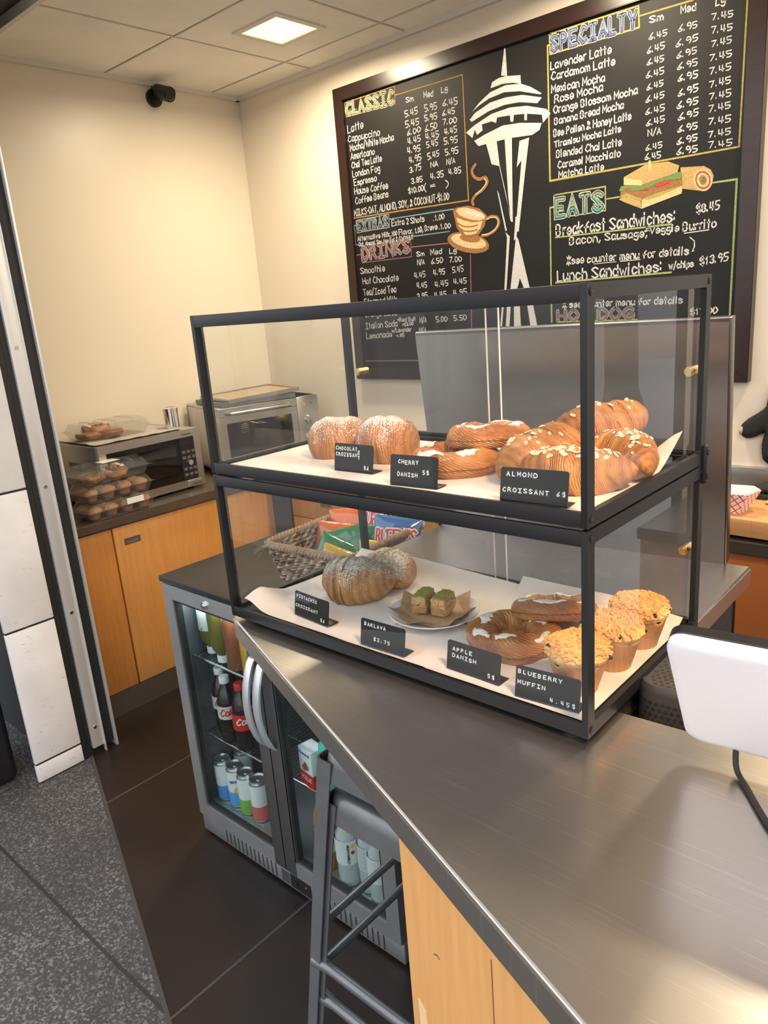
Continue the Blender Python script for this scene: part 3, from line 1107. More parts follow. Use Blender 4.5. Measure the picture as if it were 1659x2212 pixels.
# ------------------------------------------------------------------ parchment sheets
def sheet(name, label, x0, x1, y0, y1, z, hf, th=0.0006, nu=60, nv=40, rz=0.0, m='paper', parent=None, group=None):
    cx, cy = (x0+x1)/2, (y0+y1)/2
    bm = nb()
    def f(off):
        def g(a, b):
            u, v = x0+(x1-x0)*a-cx, y0+(y1-y0)*b-cy
            return Vector((u, v, hf(u+cx, v+cy)+off))
        return g
    top = grid(bm, nu, nv, f(th))
    bot = grid(bm, nu, nv, f(0))
    edge = [[(i, 0) for i in range(nu)], [(nu-1, j) for j in range(nv)], [(i, nv-1) for i in range(nu-1, -1, -1)], [(0, j) for j in range(nv-1, -1, -1)]]
    loop = [p for s in edge for p in s[:-1]]
    for k in range(len(loop)):
        a, b = loop[k], loop[(k+1) % len(loop)]
        bm.faces.new((top[a[0]][a[1]], top[b[0]][b[1]], bot[b[0]][b[1]], bot[a[0]][a[1]]))
    o = link(name, bm, M[m], parent, angle=60)
    o.location = (cx, cy, z)
    o.rotation_euler = (0, 0, rz)
    if label:
        tag(o, label, 'paper', group)
    return o
def wr(u, v, a=0.0012, s=22, k=0.0):
    return a*(0.5+0.5*mnoise.noise(Vector((u*s+k, v*s-k, k*1.7))))
def hf_up(u, v):
    h = wr(u, v, 0.0014, 25)
    dx, dy = u+0.03, v-0.36
    c = max(0.0, 1-math.hypot((u+0.012)/0.075, (v-0.385)/0.13))
    return h+0.07*c**1.3
sheet('parchment_sheet', 'white parchment sheet lining the upper shelf of the glass case', -0.772, -0.016, 0.018, 0.355, UP, hf_up)
def hf_l1(u, v):
    h = wr(u, v, 0.0016, 20, 3.0)
    c = max(0.0, (v-0.30)/0.085)
    h += 0.036*c*c*(1-0.4*max(0, (u+0.6)/0.3))*(1.0 if u > -0.72 else 0.8)
    d = max(0.0, 1-math.hypot((u+0.765)/0.05, (v-0.06)/0.07))
    d2 = max(0.0, ((-0.70-u)/0.075))*max(0, 1-v/0.2)
    return h+0.028*d**1.2+0.012*d2
sheet('parchment_sheet', 'white parchment sheet curling up at the back left of the lower shelf', -0.775, -0.31, 0.022, 0.375, LOW, hf_l1)
def hf_l2(u, v):
    h = 0.0012+wr(u, v, 0.0012, 20, 8.0)
    h += 0.030*max(0.0, (v-0.325)/0.06)**2*(1-0.5*max(0.0, (u+0.15)/0.14))
    if u < -0.30:
        h += 0.0012
    return h
sheet('parchment_sheet', 'white parchment sheet under the muffins on the lower shelf', -0.335, -0.016, 0.018, 0.385, LOW+0.0008, hf_l2)
# ------------------------------------------------------------------ pastries
def set_layer(o, vals):
    a = o.data.attributes.new('layer', 'FLOAT', 'POINT')
    a.data.foreach_set('value', vals)

def croissant_mesh(name, m, parent, L, R, curve=0.02, wraps=3.6, power=2.2, q=0.62, step=0.10, skew=0.35, seed=0.0, zs=0.9, nu=150, nv=72, loc=(0, 0, 0), rot=None, flat=0.62):
    """rolled dough: bent spine, stepped wraps, flattened underside"""
    bm = nb()
    lay = []
    rings = []
    for i in range(nu+1):
        t = -1+2*i/nu
        env0 = max(0.0, 1-abs(t)**power)
        ring = []
        for j in range(nv):
            a = 2*PI*j/nv
            tw = abs(t)*wraps + skew*math.sin(a+0.6)*(1 if t > 0 else -1) + 0.25*mnoise.noise(Vector((t*2, math.cos(a), math.sin(a)+seed)))
            s = tw % 1.0
            env = env0**q
            r = R*env
            sm = (1-s) if s < 0.86 else (s-0.86)/0.14
            r *= 1+step*(sm-0.5)*min(1, env*1.6)
            r *= 1+0.07*mnoise.noise(Vector((t*3+seed, math.cos(a)*1.4, math.sin(a)*1.4)))+0.02*mnoise.noise(Vector((t*14+seed, math.cos(a)*5, math.sin(a)*5)))
            x = t*L/2
            y = curve*t*t + r*math.cos(a)
            z = r*math.sin(a)*zs
            if z < -R*flat:
                z = -R*flat + (z+R*flat)*0.08
            ring.append(bm.verts.new((x, y, z+R*flat)))
            lay.append(tw+(1-env)*3.0)
        rings.append(ring)
    for i in range(nu):
        for j in range(nv):
            bm.faces.new((rings[i][j], rings[i+1][j], rings[i+1][(j+1) % nv], rings[i][(j+1) % nv]))
    bm.faces.new(rings[0])
    bm.faces.new(list(reversed(rings[-1])))
    o = link(name, bm, M[m], parent, angle=70, loc=loc)
    set_layer(o, lay)
    if rot:
        o.rotation_euler = rot
    return o

def flakes(bm, n, fn, size, seed, mi=0):
    rnd = random.Random(seed)
    for _ in range(n):
        p, nn = fn(rnd)
        s = size*rnd.uniform(0.5, 1.2)
        x = nn.orthogonal().normalized()
        x = Matrix.Rotation(rnd.uniform(0, 6.28), 3, nn) @ x
        tilt = rnd.uniform(-0.5, 0.5)
        nn2 = (nn+x.cross(nn)*tilt).normalized()
        y = nn2.cross(x)
        k = 7
        c0 = [bm.verts.new(p+x*math.cos(2*PI*i/k)*s+y*math.sin(2*PI*i/k)*s*0.62+nn2*0.0004) for i in range(k)]
        c1 = [bm.verts.new(p+x*math.cos(2*PI*i/k)*s*0.9+y*math.sin(2*PI*i/k)*s*0.55+nn2*0.0015) for i in range(k)]
        bm.faces.new(list(reversed(c0))).material_index = mi
        bm.faces.new(c1).material_index = mi
        for i in range(k):
            bm.faces.new((c0[i], c0[(i+1) % k], c1[(i+1) % k], c1[i])).material_index = mi

def almond_croissant(label, loc, rot, L, R, seed, nfl=70, **k):
    t = thing('almond_croissant', label, 'croissant', loc, rot=rot, group='almond croissants')
    o = croissant_mesh('crust', 'almond_cr', t, L, R, seed=seed, **k)
    vs = [(v.co.copy(), v.normal.copy()) for v in o.data.vertices if v.normal.z > 0.72 and abs(v.co.x) < L*0.36]
    bm = nb()
    flakes(bm, nfl, lambda r: r.choice(vs), 0.0055, int(seed*10)+3)
    link('almond_flakes', bm, M['almondflake'], t, smooth=False)
    return t
almond_croissant('almond croissant with flaked almonds lying right behind the almond price tag', (-0.085, 0.118, UP+0.001), (0, 0, 0.25), 0.175, 0.042, 1.3, 80, curve=0.03, wraps=3.2, step=0.09)
almond_croissant('almond croissant at far right of the upper shelf by the side pane', (-0.066, 0.252, UP+0.002), (0, 0, 2.75), 0.165, 0.043, 4.1, 60, curve=0.035, wraps=3.0, step=0.10)
almond_croissant('long spiral-ended croissant leaning on the pile beside the cherry danishes', (-0.173, 0.200, UP+0.010), (0.10, -0.13, 1.28), 0.205, 0.043, 7.7, 25, curve=-0.012, wraps=3.4, power=4.0, q=0.6, step=0.09)
almond_croissant('croissant on top of the almond pile, half behind the black corner post', (-0.112, 0.285, UP+0.047), (0.0, -0.05, 0.95), 0.165, 0.037, 9.2, 15, curve=0.015, wraps=3.2, power=3.0, step=0.09)

def choc(label, loc, rz, seed, L=0.118, R=0.049):
    t = thing('chocolate_croissant', label, 'croissant', loc, rz=rz, group='chocolate croissants')
    croissant_mesh('crust', 'choc_cr', t, L, R, curve=0.004, wraps=1.3, power=3.0, q=0.46, step=0.03, skew=0.15, seed=seed, zs=1.0)
    for s in (-0.4, 0.35):
        bm = nb()
        tube(bm, [(L/2-0.012, s*0.03, 0.006), (L/2+0.001, s*0.031, 0.0075)], 0.004, 8)
        link('chocolate_stick', bm, M['berry'], t)
choc('sugar-dusted chocolate croissant at the left end of the upper shelf', (-0.612, 0.178, UP+0.001), 0.62, 2.0, 0.125, 0.047)
choc('sugar-dusted chocolate croissant behind the gap between the first two price tags', (-0.492, 0.182, UP+0.001), 0.30, 5.0, 0.118, 0.050)

def pist(label, loc, rot, L, R, seed, **k):
    t = thing('pistachio_croissant', label, 'croissant', loc, rot=rot, group='pistachio croissants')
    o = croissant_mesh('crust', 'pist_cr', t, L, R, seed=seed, **k)
    vs = [(v.co.copy(), v.normal.copy()) for v in o.data.vertices if v.normal.z > 0.8 and abs(v.co.x) < L*0.3]
    bm = nb()
    flakes(bm, 60, lambda r: r.choice(vs), 0.0022, int(seed*9))
    link('pistachio_crumbs', bm, M['pist'], t, smooth=False)
pist('large sugar-dusted pistachio croissant in front, behind the pistachio price tag', (-0.612, 0.178, LOW+0.002), (0, 0, 0.28), 0.165, 0.056, 3.3, curve=0.03, wraps=3.6, step=0.11)
pist('smaller pistachio croissant tucked behind the sugar-dusted one', (-0.600, 0.290, LOW+0.004), (0, 0, -0.25), 0.150, 0.046, 8.8, curve=-0.02, wraps=3.2, step=0.10)
bm = nb()
rr = random.Random(4)
for _ in range(90):
    x, y = rr.gauss(-0.545, 0.018), rr.gauss(0.118, 0.010)
    s = rr.uniform(0.0005, 0.0012)
    box(bm, x, x+s, y, y+s, LOW+0.0024, LOW+0.0030)
o = link('sugar_crumbs', bm, M['whiteceramic'])
o['kind'] = 'stuff'
tag(o, 'scattered powdered sugar on the parchment before the pistachio croissant', 'crumbs')

def tip_away(az, ang, spin):
    """spin about z, then tip the top toward compass direction az by ang"""
    ax = Vector((-math.sin(az), math.cos(az), 0))
    return (Matrix.Rotation(ang, 3, ax) @ Matrix.Rotation(spin, 3, 'Z')).to_euler()

def danish(label, loc, rot, R, r, fill, seed, name, group, fillh=0.010, nfr=7):
    t = thing(name, label, 'danish', loc, rot=rot, group=group)
    def P(a, b, off=0.0):
        rr_ = r*(1+0.055*math.sin(nfr*a+2*b+seed+1.2*mnoise.noise(Vector((math.cos(a)*1.5, math.sin(a)*1.5, seed))))+0.16*mnoise.noise(Vector((math.cos(a)*2+seed, math.sin(a)*2, b)))+0.04*mnoise.noise(Vector((math.cos(a)*7+seed, math.sin(a)*7, b*3)))) + off
        rad = R*(1+0.05*mnoise.noise(Vector((math.cos(a), math.sin(a), seed*3))))+rr_*math.cos(b)*1.12
        z = rr_*math.sin(b)
        if z < -r*0.65:
            z = -r*0.65+(z+r*0.65)*0.1
        return Vector((rad*math.cos(a), rad*math.sin(a), z+r*0.65))
    na, nbb = 140, 48
    bm = nb()
    lay = []
    rings = []
    for i in range(na):
        a = 2*PI*i/na
        ring = []
        for j in range(nbb):
            b = 2*PI*j/nbb
            ring.append(bm.verts.new(P(a, b)))
            lay.append(nfr*a/6.2832*1.0+2*b/6.2832+0.5*math.sin(b))
        rings.append(ring)
    for i in range(na):
        for j in range(nbb):
            bm.faces.new((rings[i][j], rings[(i+1) % na][j], rings[(i+1) % na][(j+1) % nbb], rings[i][(j+1) % nbb]))
    o = link('crust', bm, M['danish'], t, angle=75)
    set_layer(o, lay)
    bm = nb()
    grid(bm, 40, 12, lambda u, v: Vector(((R-r*0.25)*v*math.cos(2*PI*u), (R-r*0.25)*v*math.sin(2*PI*u), fillh+0.004*mnoise.noise(Vector((math.cos(2*PI*u)*v*4, math.sin(2*PI*u)*v*4, seed))) )), closeu=True)
    ff = link('filling', bm, M[fill], t)
    sd = ff.modifiers.new('thick', 'SOLIDIFY')
    sd.thickness = 0.003
    bm = nb()
    rnd = random.Random(int(seed*10))
    a0 = 0.3
    while a0 < 6.1:
        w = rnd.uniform(0.35, 0.8)
        b0 = rnd.uniform(0.6, 1.3)
        bw = rnd.uniform(0.4, 0.8)
        def S(u, v, a0=a0, w=w, b0=b0, bw=bw):
            a = a0+w*u+0.25*(v-0.5)
            pin = math.sin(PI*min(max(u, 0.0), 1.0))**0.5
            b = b0+bw*(0.5+(v-0.5)*pin*(0.8+0.5*mnoise.noise(Vector((u*5, v, a0)))))*1.5
            edge = min(u, 1-u, v, 1-v)
            return P(a, b, 0.0002+0.0016*min(1, edge*6))
        grid(bm, 18, 12, S)
        a0 += w+rnd.uniform(0.25, 0.8)
    link('icing', bm, M['icing'], t, angle=80)
    return t
danish('iced cherry danish lying flat behind the cherry price tag', (-0.322, 0.165, UP+0.001), (0, 0, 0.4), 0.050, 0.0245, 'cherry', 1.0, 'cherry_danish', 'cherry danishes', 0.016)
danish('cherry danish propped on top of the flat one, edge toward the front', (-0.296, 0.226, UP+0.034), tip_away(2.15, 0.10, 2.4), 0.050, 0.0215, 'cherry', 2.6, 'cherry_danish', 'cherry danishes', 0.014)
danish('glazed apple danish lying flat behind the apple price tag', (-0.222, 0.168, LOW+0.002), (0, 0, 1.1), 0.052, 0.0245, 'filling', 3.4, 'apple_danish', 'apple danishes', 0.018)
danish('apple danish resting on the back of the flat one beside the muffins', (-0.196, 0.262, LOW+0.025), tip_away(2.15, 0.30, 2.0), 0.052, 0.0205, 'filling', 5.2, 'apple_danish', 'apple danishes', 0.012)

# muffins
cm_crumb = mat('streusel', (0.72, 0.42, 0.15), 0.8, color2=(0.62, 0.31, 0.09), noise=0.12, scale=120)
def muffin(label, loc, rz, seed, sc_=1.0):
    t = thing('blueberry_muffin', label, 'muffin', loc, rz=rz, group='blueberry muffins')
    def petal(p, a, i):
        k = i/6.0
        amp = max(0.0, k-0.35)*0.010
        p.x *= 1+0.05*math.sin(4*a+seed)*k
        p.y *= 1+0.05*math.cos(4*a+seed)*k
        p.z += amp*(math.sin(4*a+seed)+0.4*math.sin(9*a))*1.1
        rr_ = 1+0.022*math.sin(22*a)*(1-0.5*k)
        return Vector((p.x*rr_, p.y*rr_, p.z))
    prof = [(0.029, 0.0), (0.0305, 0.008), (0.0335, 0.018), (0.037, 0.030), (0.0405, 0.042), (0.0435, 0.052), (0.0455, 0.060)]
    bm = nb()
    lathe(bm, [(r*sc_, z*sc_) for r, z in prof], 72, fn=petal, capt=False)
    w = link('paper_cup', bm, M['muffincup'], t, angle=60)
    sd = w.modifiers.new('thick', 'SOLIDIFY')
    sd.thickness = 0.0007
    bm = nb()
    n1, n2 = 96, 40
    def top(u, v):
        a = 2*PI*u
        ph = v*PI*0.5
        rad = 0.0475*math.sin(ph)**0.8
        z = 0.054+0.030*math.cos(ph)**0.8
        p = Vector((rad*math.cos(a), rad*math.sin(a), z))
        q = p*62+Vector((seed*7, seed, 0))
        d = mnoise.noise(q*0.6)*0.003+abs(mnoise.noise(q*2.2))*0.0026
        if v > 0.9:
            d -= 0.02*(v-0.9)*2
        n = Vector((math.cos(a)*math.sin(ph), math.sin(a)*math.sin(ph), math.cos(ph)))
        return p*1.0+n*d
    grid(bm, n1, n2, lambda u, v: top(u, max(v, 0.01))*sc_, closeu=True)
    cr_ = link('crumb_top', bm, M['crumb'], t, angle=30)
    rnd = random.Random(int(seed*10))
    for _ in range(360):
        a, v = rnd.random(), math.sqrt(rnd.random())*0.86
        p = top(a, max(0.02, v))*sc_
        s = rnd.uniform(0.0018, 0.0046)
        crumbs.append((Vector((p.x*1.01, p.y*1.01, p.z+0.0006)), s, rnd.random()))
    bm = nb()
    for p, s, k in crumbs:
        bmesh.ops.create_icosphere(bm, subdivisions=1, radius=s, matrix=Matrix.Translation(p) @ Matrix.Rotation(k*6, 4, 'X') @ Matrix.Diagonal((1.2, 0.9, 0.8, 1)))
    crumbs.clear()
    link('crumble', bm, cm_crumb, cr_, smooth=False)
    for _ in range(4):
        bm = nb()
        a, v = rnd.random(), rnd.uniform(0.45, 0.98)
        p = top(a, v)*sc_
        bmesh.ops.create_icosphere(bm, subdivisions=2, radius=rnd.uniform(0.0035, 0.0060), matrix=Matrix.Translation(p*0.965) @ Matrix.Rotation(a*6, 4, 'Z') @ Matrix.Diagonal((1.5, 0.8, 0.9, 1)))
        link('blueberry', bm, M['berry'], t)
crumbs = []
muffin('blueberry muffin in front, right behind the blueberry muffin price tag', (-0.066, 0.098, LOW+0.003), 0.4, 1.0)
muffin('middle blueberry muffin of the row of three by the side pane', (-0.056, 0.192, LOW+0.003), 2.1, 2.3)
muffin('rearmost blueberry muffin of the row of three by the side pane', (-0.052, 0.285, LOW+0.003), 4.0, 3.9)

# baklava on paper on a plate
PX, PY = -0.405, 0.182
bm = nb()
lathe(bm, [(0.045, 0), (0.048, 0.002), (0.062, 0.005), (0.080, 0.0125), (0.086, 0.0165), (0.0855, 0.0185), (0.078, 0.0155), (0.060, 0.0085), (0.045, 0.0065), (0.002, 0.006)], 64, (0, 0, 0))
o = link('plate', bm, M['whiteceramic'], loc=(PX, PY, LOW+0.004), angle=60)
tag(o, 'white round plate holding the baklava on the lower shelf', 'plate')
def hf_k(rz, k):
    def f(u, v):
        a, b = u-PX, v-PY
        r = math.hypot(a, b)
        h = 0.0 + max(0.0, r-0.045)*0.33
        h += 0.004*mnoise.noise(Vector((a*30+k, b*30, k)))*min(1, r/0.04)
        h += 0.010*max(0, r-0.05)/0.04*math.sin(3*math.atan2(b, a)+k)
        return h
    return f
for k, (rz, lab, dz) in enumerate(((0.55, 'brown paper square lying directly on the white plate', 0.0105), (0.15, 'upper brown paper square right under the baklava', 0.0130))):
    sheet('brown_paper', lab, PX-0.066, PX+0.066, PY-0.062, PY+0.062, LOW+dz+0.001, hf_k(rz, k*2.2), 0.0004, 44, 44, rz, 'kraft', group='brown papers under the baklava')
def baklava(label, x, y, rz, seed):
    t = thing('baklava_piece', label, 'pastry', (x, y, LOW+0.0175), rz=rz, group='baklava pieces')
    bm = nb()
    L_, W_, H_ = 0.056, 0.033, 0.038
    def f(u, v):
        a = 2*PI*u
        ca, sa = math.cos(a), math.sin(a)
        k = 1/max(abs(ca), abs(sa))**0.75
        x_, z_ = W_/2*ca*k*0.92, H_/2*sa*k*0.92
        y_ = (v-0.5)*L_
        endk = min(1, min(v, 1-v)*14)**0.4
        q = Vector((x_*90, y_*60, z_*110+seed))
        dd = 1+0.09*mnoise.noise(q*0.6)+0.05*mnoise.noise(q*2)
        lay_ = 0.0012*math.sin(z_*1500+3*mnoise.noise(q*0.3))
        return Vector((x_*dd*endk*(1-0.12*(z_ > 0)*abs(z_)/(H_/2))+lay_*(1 if x_ > 0 else -1), y_+0.002*mnoise.noise(q), z_*dd*endk+H_/2))
    grid(bm, 72, 30, f, closeu=True)
    ob = link('phyllo_layers', bm, M['phyllo'], t, angle=50)
    vs = [(v.co.copy(), v.normal.copy()) for v in ob.data.vertices if v.normal.z > 0.55]
    bm = nb()
    rnd = random.Random(int(seed))
    for _ in range(360):
        p, n = rnd.choice(vs)
        s = rnd.uniform(0.0006, 0.0014)
        bmesh.ops.create_icosphere(bm, subdivisions=1, radius=s, matrix=Matrix.Translation(p+n*s*0.3+Vector((rnd.uniform(-.002, .002), rnd.uniform(-.001, .001), 0))))
    link('pistachio_topping', bm, M['pist'], t, smooth=False)
baklava('left baklava piece topped with ground pistachio', -0.426, 0.178, 0.28, 3)
baklava('right baklava piece topped with ground pistachio', -0.387, 0.188, 0.22, 11)

# ------------------------------------------------------------------ price tags with letter tiles
def price_tag(label, p0, p1, W, z, rows, h=0.049, g='black price tags'):
    d = Vector((p1[0]-p0[0], p1[1]-p0[1]))
    rz = math.atan2(d.y, d.x)
    t = thing('price_tag', label, 'price tag', (p0[0], p0[1], z), rz=rz, group=g)
    lean = 0.16
    def P(u, v, w):
        return Vector((u, v*math.sin(lean)-w*math.cos(lean)+0.0035, v*math.cos(lean)+w*math.sin(lean)))
    r = 0.004
    pl_ = [(0.0, 0.003), (W, 0.003)]
    for cx, a0 in ((W-r, 0), (r, PI/2)):
        for k in range(5):
            a = a0+k*PI/8
            pl_.append((cx+r*math.cos(a), h-r+r*math.sin(a)))
    bm = nb()
    prism(bm, pl_, -0.0009, 0.0009, fn=P)
    # rolled bend and foot going back
    def B(u, v):
        a = -PI/2+v*(PI/2+lean*0)
        return Vector((u*W, 0.0035+0.0022-0.0034*math.cos(v*PI/2+0.0), 0.0036-0.0034*math.sin((1-v)*PI/2)))
    grid(bm, 2, 6, B)
    box(bm, 0, W, 0.005, 0.030, 0.0002, 0.0018, bev=0.0005)
    link('stand', bm, M['tagblack'], t, angle=50)
    for s, u, v, pitch, drops in rows:
        bm = nb()
        for i, c in enumerate(s):
            if c == ' ':
                continue
            uu = u+pitch*i
            vv = v-(drops.get(i, 0)*0.001 if drops else 0)+random.uniform(-0.0004, 0.0004)
            tw, th = pitch*0.94, 0.0088
            prism(bm, [(uu, vv-0.0016), (uu+tw, vv-0.0016), (uu+tw, vv+th-0.0016), (uu, vv+th-0.0016)], 0.0009, 0.0016, fn=P)
            gw, st = GLYPHS[c]
            for sm, pts in st:
                q = smooth_pts(pts) if sm else pts
                sx, sy = tw*0.62/4.0, 0.0056/6.0
                ribbon(bm, [(uu+tw/2+(a-gw/2)*sx, vv+b*sy) for a, b in q], 0.00100, lambda a, b: P(a, b, 0.00175), mi=1)
        link('letter_row', bm, [M['tile'], M['letter']], t, smooth=False)
    return t
price_tag('price tag lettered CHOCOLATE CROISSANT $6', (-0.524, 0.070), (-0.436, 0.072), 0.090, UP+0.002,
          [('CHOCOLATE', 0.003, 0.0375, 0.0066, {8: 5}), ('CROISSANT', 0.003, 0.0270, 0.0066, {8: 4}), ('$6', 0.070, 0.007, 0.0066, None)])
price_tag('price tag lettered CHERRY DANISH 5$', (-0.357, 0.030), (-0.268, 0.036), 0.090, UP+0.002,
          [('CHERRY', 0.015, 0.0360, 0.0068, {2: 1.5, 3: 1.5, 4: 1.2}), ('DANISH', 0.014, 0.0160, 0.0068, {4: 1}), ('5$', 0.062, 0.021, 0.0072, None)])
price_tag('price tag lettered ALMOND CROISSANT 6$', (-0.144, 0.020), (-0.045, 0.028), 0.100, UP+0.002,
          [('ALMOND', 0.008, 0.0375, 0.0082, None), ('CROISSANT 6$', 0.003, 0.0150, 0.0080, None)])
price_tag('price tag lettered PISTACHIO CROISSANT $6', (-0.654, 0.047), (-0.547, 0.038), 0.104, LOW+0.004,
          [('PISTACHIO', 0.006, 0.0375, 0.0072, None), ('CROISSANT', 0.003, 0.0180, 0.0080, None), ('$6', 0.081, 0.006, 0.0075, None)])
price_tag('price tag lettered BAKLAVA $2.75', (-0.450, 0.022), (-0.352, 0.024), 0.100, LOW+0.003,
          [('BAKLAVA', 0.008, 0.0375, 0.0073, None), ('$2.75', 0.030, 0.0140, 0.0080, None)])
price_tag('price tag lettered APPLE DANISH 5$', (-0.267, 0.033), (-0.164, 0.030), 0.103, LOW+0.004,
          [('APPLE', 0.010, 0.0340, 0.0083, None), ('DANISH', 0.010, 0.0230, 0.0083, None), ('5$', 0.080, 0.008, 0.0080, None)])
price_tag('grey-lit price tag lettered BLUEBERRY MUFFIN 4.45$', (-0.129, 0.019), (-0.028, 0.027), 0.101, LOW+0.004,
          [('BLUEBERRY', 0.003, 0.0375, 0.0080, None), ('MUFFIN', 0.003, 0.0215, 0.0078, None), ('4.45$', 0.055, 0.006, 0.0084, None)])
# ------------------------------------------------------------------ under-counter drinks fridge
FX0, FX1, FY, FH = -1.545, -0.655, 0.272, 0.908
FM = -1.105
M['fridgewall'] = mat('fridge_liner', (0.16, 0.17, 0.175), 0.35, 0.3)
M['fridgefloor'] = mat('fridge_floor', (0.55, 0.57, 0.57), 0.12, 0.6)
M['doorgrey'] = mat('brushed_door_frame', (0.62, 0.63, 0.63), 0.34, 0.85, color2=(0.50, 0.51, 0.51), noise=0.25, scale=9)
M['stile'] = mat('dark_stile', (0.20, 0.19, 0.185), 0.36, 0.8)
M['wire'] = mat('chromed_wire', (0.55, 0.56, 0.57), 0.22, 1.0)
M['silver'] = mat('silver_handle', (0.60, 0.61, 0.63), 0.3, 0.6)
t = thing('drinks_fridge', 'two-door glass-fronted drinks fridge under the pointed end of the counter', 'fridge', (FM, FY, 0))
def fx(x):
    return x-FM
bm = nb()
a, b = fx(FX0), fx(FX1)
box(bm, a, a+0.025, 0.03, 0.54, 0.02, FH)
box(bm, b-0.025, b, 0.03, 0.54, 0.02, FH)
box(bm, a, b, 0.515, 0.54, 0.02, FH)
box(bm, a, b, 0.03, 0.54, FH-0.03, FH)
box(bm, a+0.025, b-0.025, 0.03, 0.515, 0.02, 0.112)
box(bm, a+0.026, b-0.026, 0.036, 0.514, 0.112, 0.116, mi=1)
link('body', bm, [M['fridgewall'], M['fridgefloor']], t, smooth=False)
bm = nb()
box(bm, a-0.004, b+0.004, -0.004, 0.545, FH+0.002, FH+0.020, bev=0.002)
link('top_panel', bm, M['blackplastic'], t)
bm = nb()
box(bm, a, b, 0.008, 0.03, 0.012, 0.076, bev=0.003)
gr = link('base_grille', bm, M['doorgrey'], t)
bm = nb()
for g0 in (a+0.13, a+0.57):
    for k in range(13):
        x = g0+k*0.0205
        box(bm, x, x+0.004, 0.0068, 0.0095, 0.02, 0.066)
link('slot', bm, M['dark'], gr, smooth=False)
bm = nb()
box(bm, a+0.405, a+0.44, 0.0068, 0.0095, 0.022, 0.064, mi=0)
box(bm, a+0.445, a+0.535, 0.0068, 0.0095, 0.02, 0.066, mi=1)
cyl(bm, (a+0.467, 0.007, 0.043), (a+0.467, 0.002, 0.043), 0.010, 16, mi=1)
cyl(bm, (a+0.515, 0.007, 0.050), (a+0.515, 0.005, 0.050), 0.004, 10, mi=2)
link('control_panel', bm, [M['stile'], M['blackplastic'], mat('red_dot', (0.5, 0.03, 0.02), 0.4)], gr, smooth=False)
def door(x0, x1, hx, hb):
    x0, x1 = fx(x0), fx(x1)
    bm = nb()
    ring_frame(bm, x0+0.002, x1-0.002, 0.080, FH-0.003, 0.046, 0.0, 0.026, lambda u, v, d_: Vector((u, d_, v)), rad=0.002)
    sx0, sx1 = (x1-0.048, x1-0.002) if hx > 0 else (x0+0.002, x0+0.048)
    box(bm, sx0, sx1, -0.0012, 0.004, 0.080, FH-0.003, bev=0.001, mi=1)
    ring_frame(bm, x0+0.046, x1-0.046, 0.124, FH-0.047, 0.012, 0.006, 0.024, lambda u, v, d_: Vector((u, d_, v)), rad=0.002, mi=2)
    dr = link('door', bm, [M['doorgrey'], M['stile'], M['rubber']], t, angle=30)
    bm = nb()
    box(bm, x0+0.05, x1-0.05, 0.010, 0.014, 0.128, FH-0.05)
    link('glass', bm, M['fglass'], dr, smooth=False)
    bm = nb()
    hx_ = (x1-0.022) if hx > 0 else (x0+0.022)
    pts, rad = [], []
    for k in range(25):
        s = k/24
        pts.append((hx_, -0.002-0.040*math.sin(PI*s)**0.7, 0.50+0.27*s))
    rings = []
    for p in pts:
        w, dpt = 0.013, 0.006
        rings.append([bm.verts.new((p[0]+w*cu, p[1]+dpt*cv, p[2])) for cu, cv in ((-1, -0.5), (-0.6, -1), (0.6, -1), (1, -0.5), (1, 0.6), (-1, 0.6))])
    for i in range(24):
        for k in range(6):
            bm.faces.new((rings[i][k], rings[i][(k+1) % 6], rings[i+1][(k+1) % 6], rings[i+1][k]))
    bm.faces.new(rings[0])
    bm.faces.new(rings[-1])
    link('handle', bm, M['silver'], dr, angle=40)
    return dr
dl = door(FX0, FM, 1, 0)
door(FM, FX1, -1, 0)
bm = nb()
cyl(bm, (fx(-1.325), 0.0, 0.878), (fx(-1.325), -0.007, 0.878), 0.011, 20)
cyl(bm, (fx(-1.325), -0.007, 0.878), (fx(-1.325), -0.009, 0.878), 0.006, 12)
link('lock', bm, M['chrome'], dl)
for z in (0.372, 0.648):
    for x0, x1 in ((FX0+0.03, FM-0.006), (FM+0.006, FX1-0.03)):
        bm = nb()
        x0_, x1_ = fx(x0), fx(x1)
        for y in (0.055, 0.20, 0.36, 0.50):
            cyl(bm, (x0_, y, z-0.006), (x1_, y, z-0.006), 0.003, 8)
        cyl(bm, (x0_, 0.05, z+0.001), (x1_, 0.05, z+0.001), 0.0032, 8)
        n = 26
        for k in range(n):
            x = x0_+(x1_-x0_)*k/(n-1)
            cyl(bm, (x, 0.05, z-0.0025), (x, 0.505, z-0.0025), 0.0016, 6)
        link('wire_shelf', bm, M['wire'], t, smooth=True)
# fill light added behind the top of the doors to brighten the drinks
area('fridge_fill', (FM, FY+0.05, FH-0.045), 0.8, 2.2, (0.85, 0.95, 1.0), rot=(math.radians(-20), 0, 0), sizey=0.03)

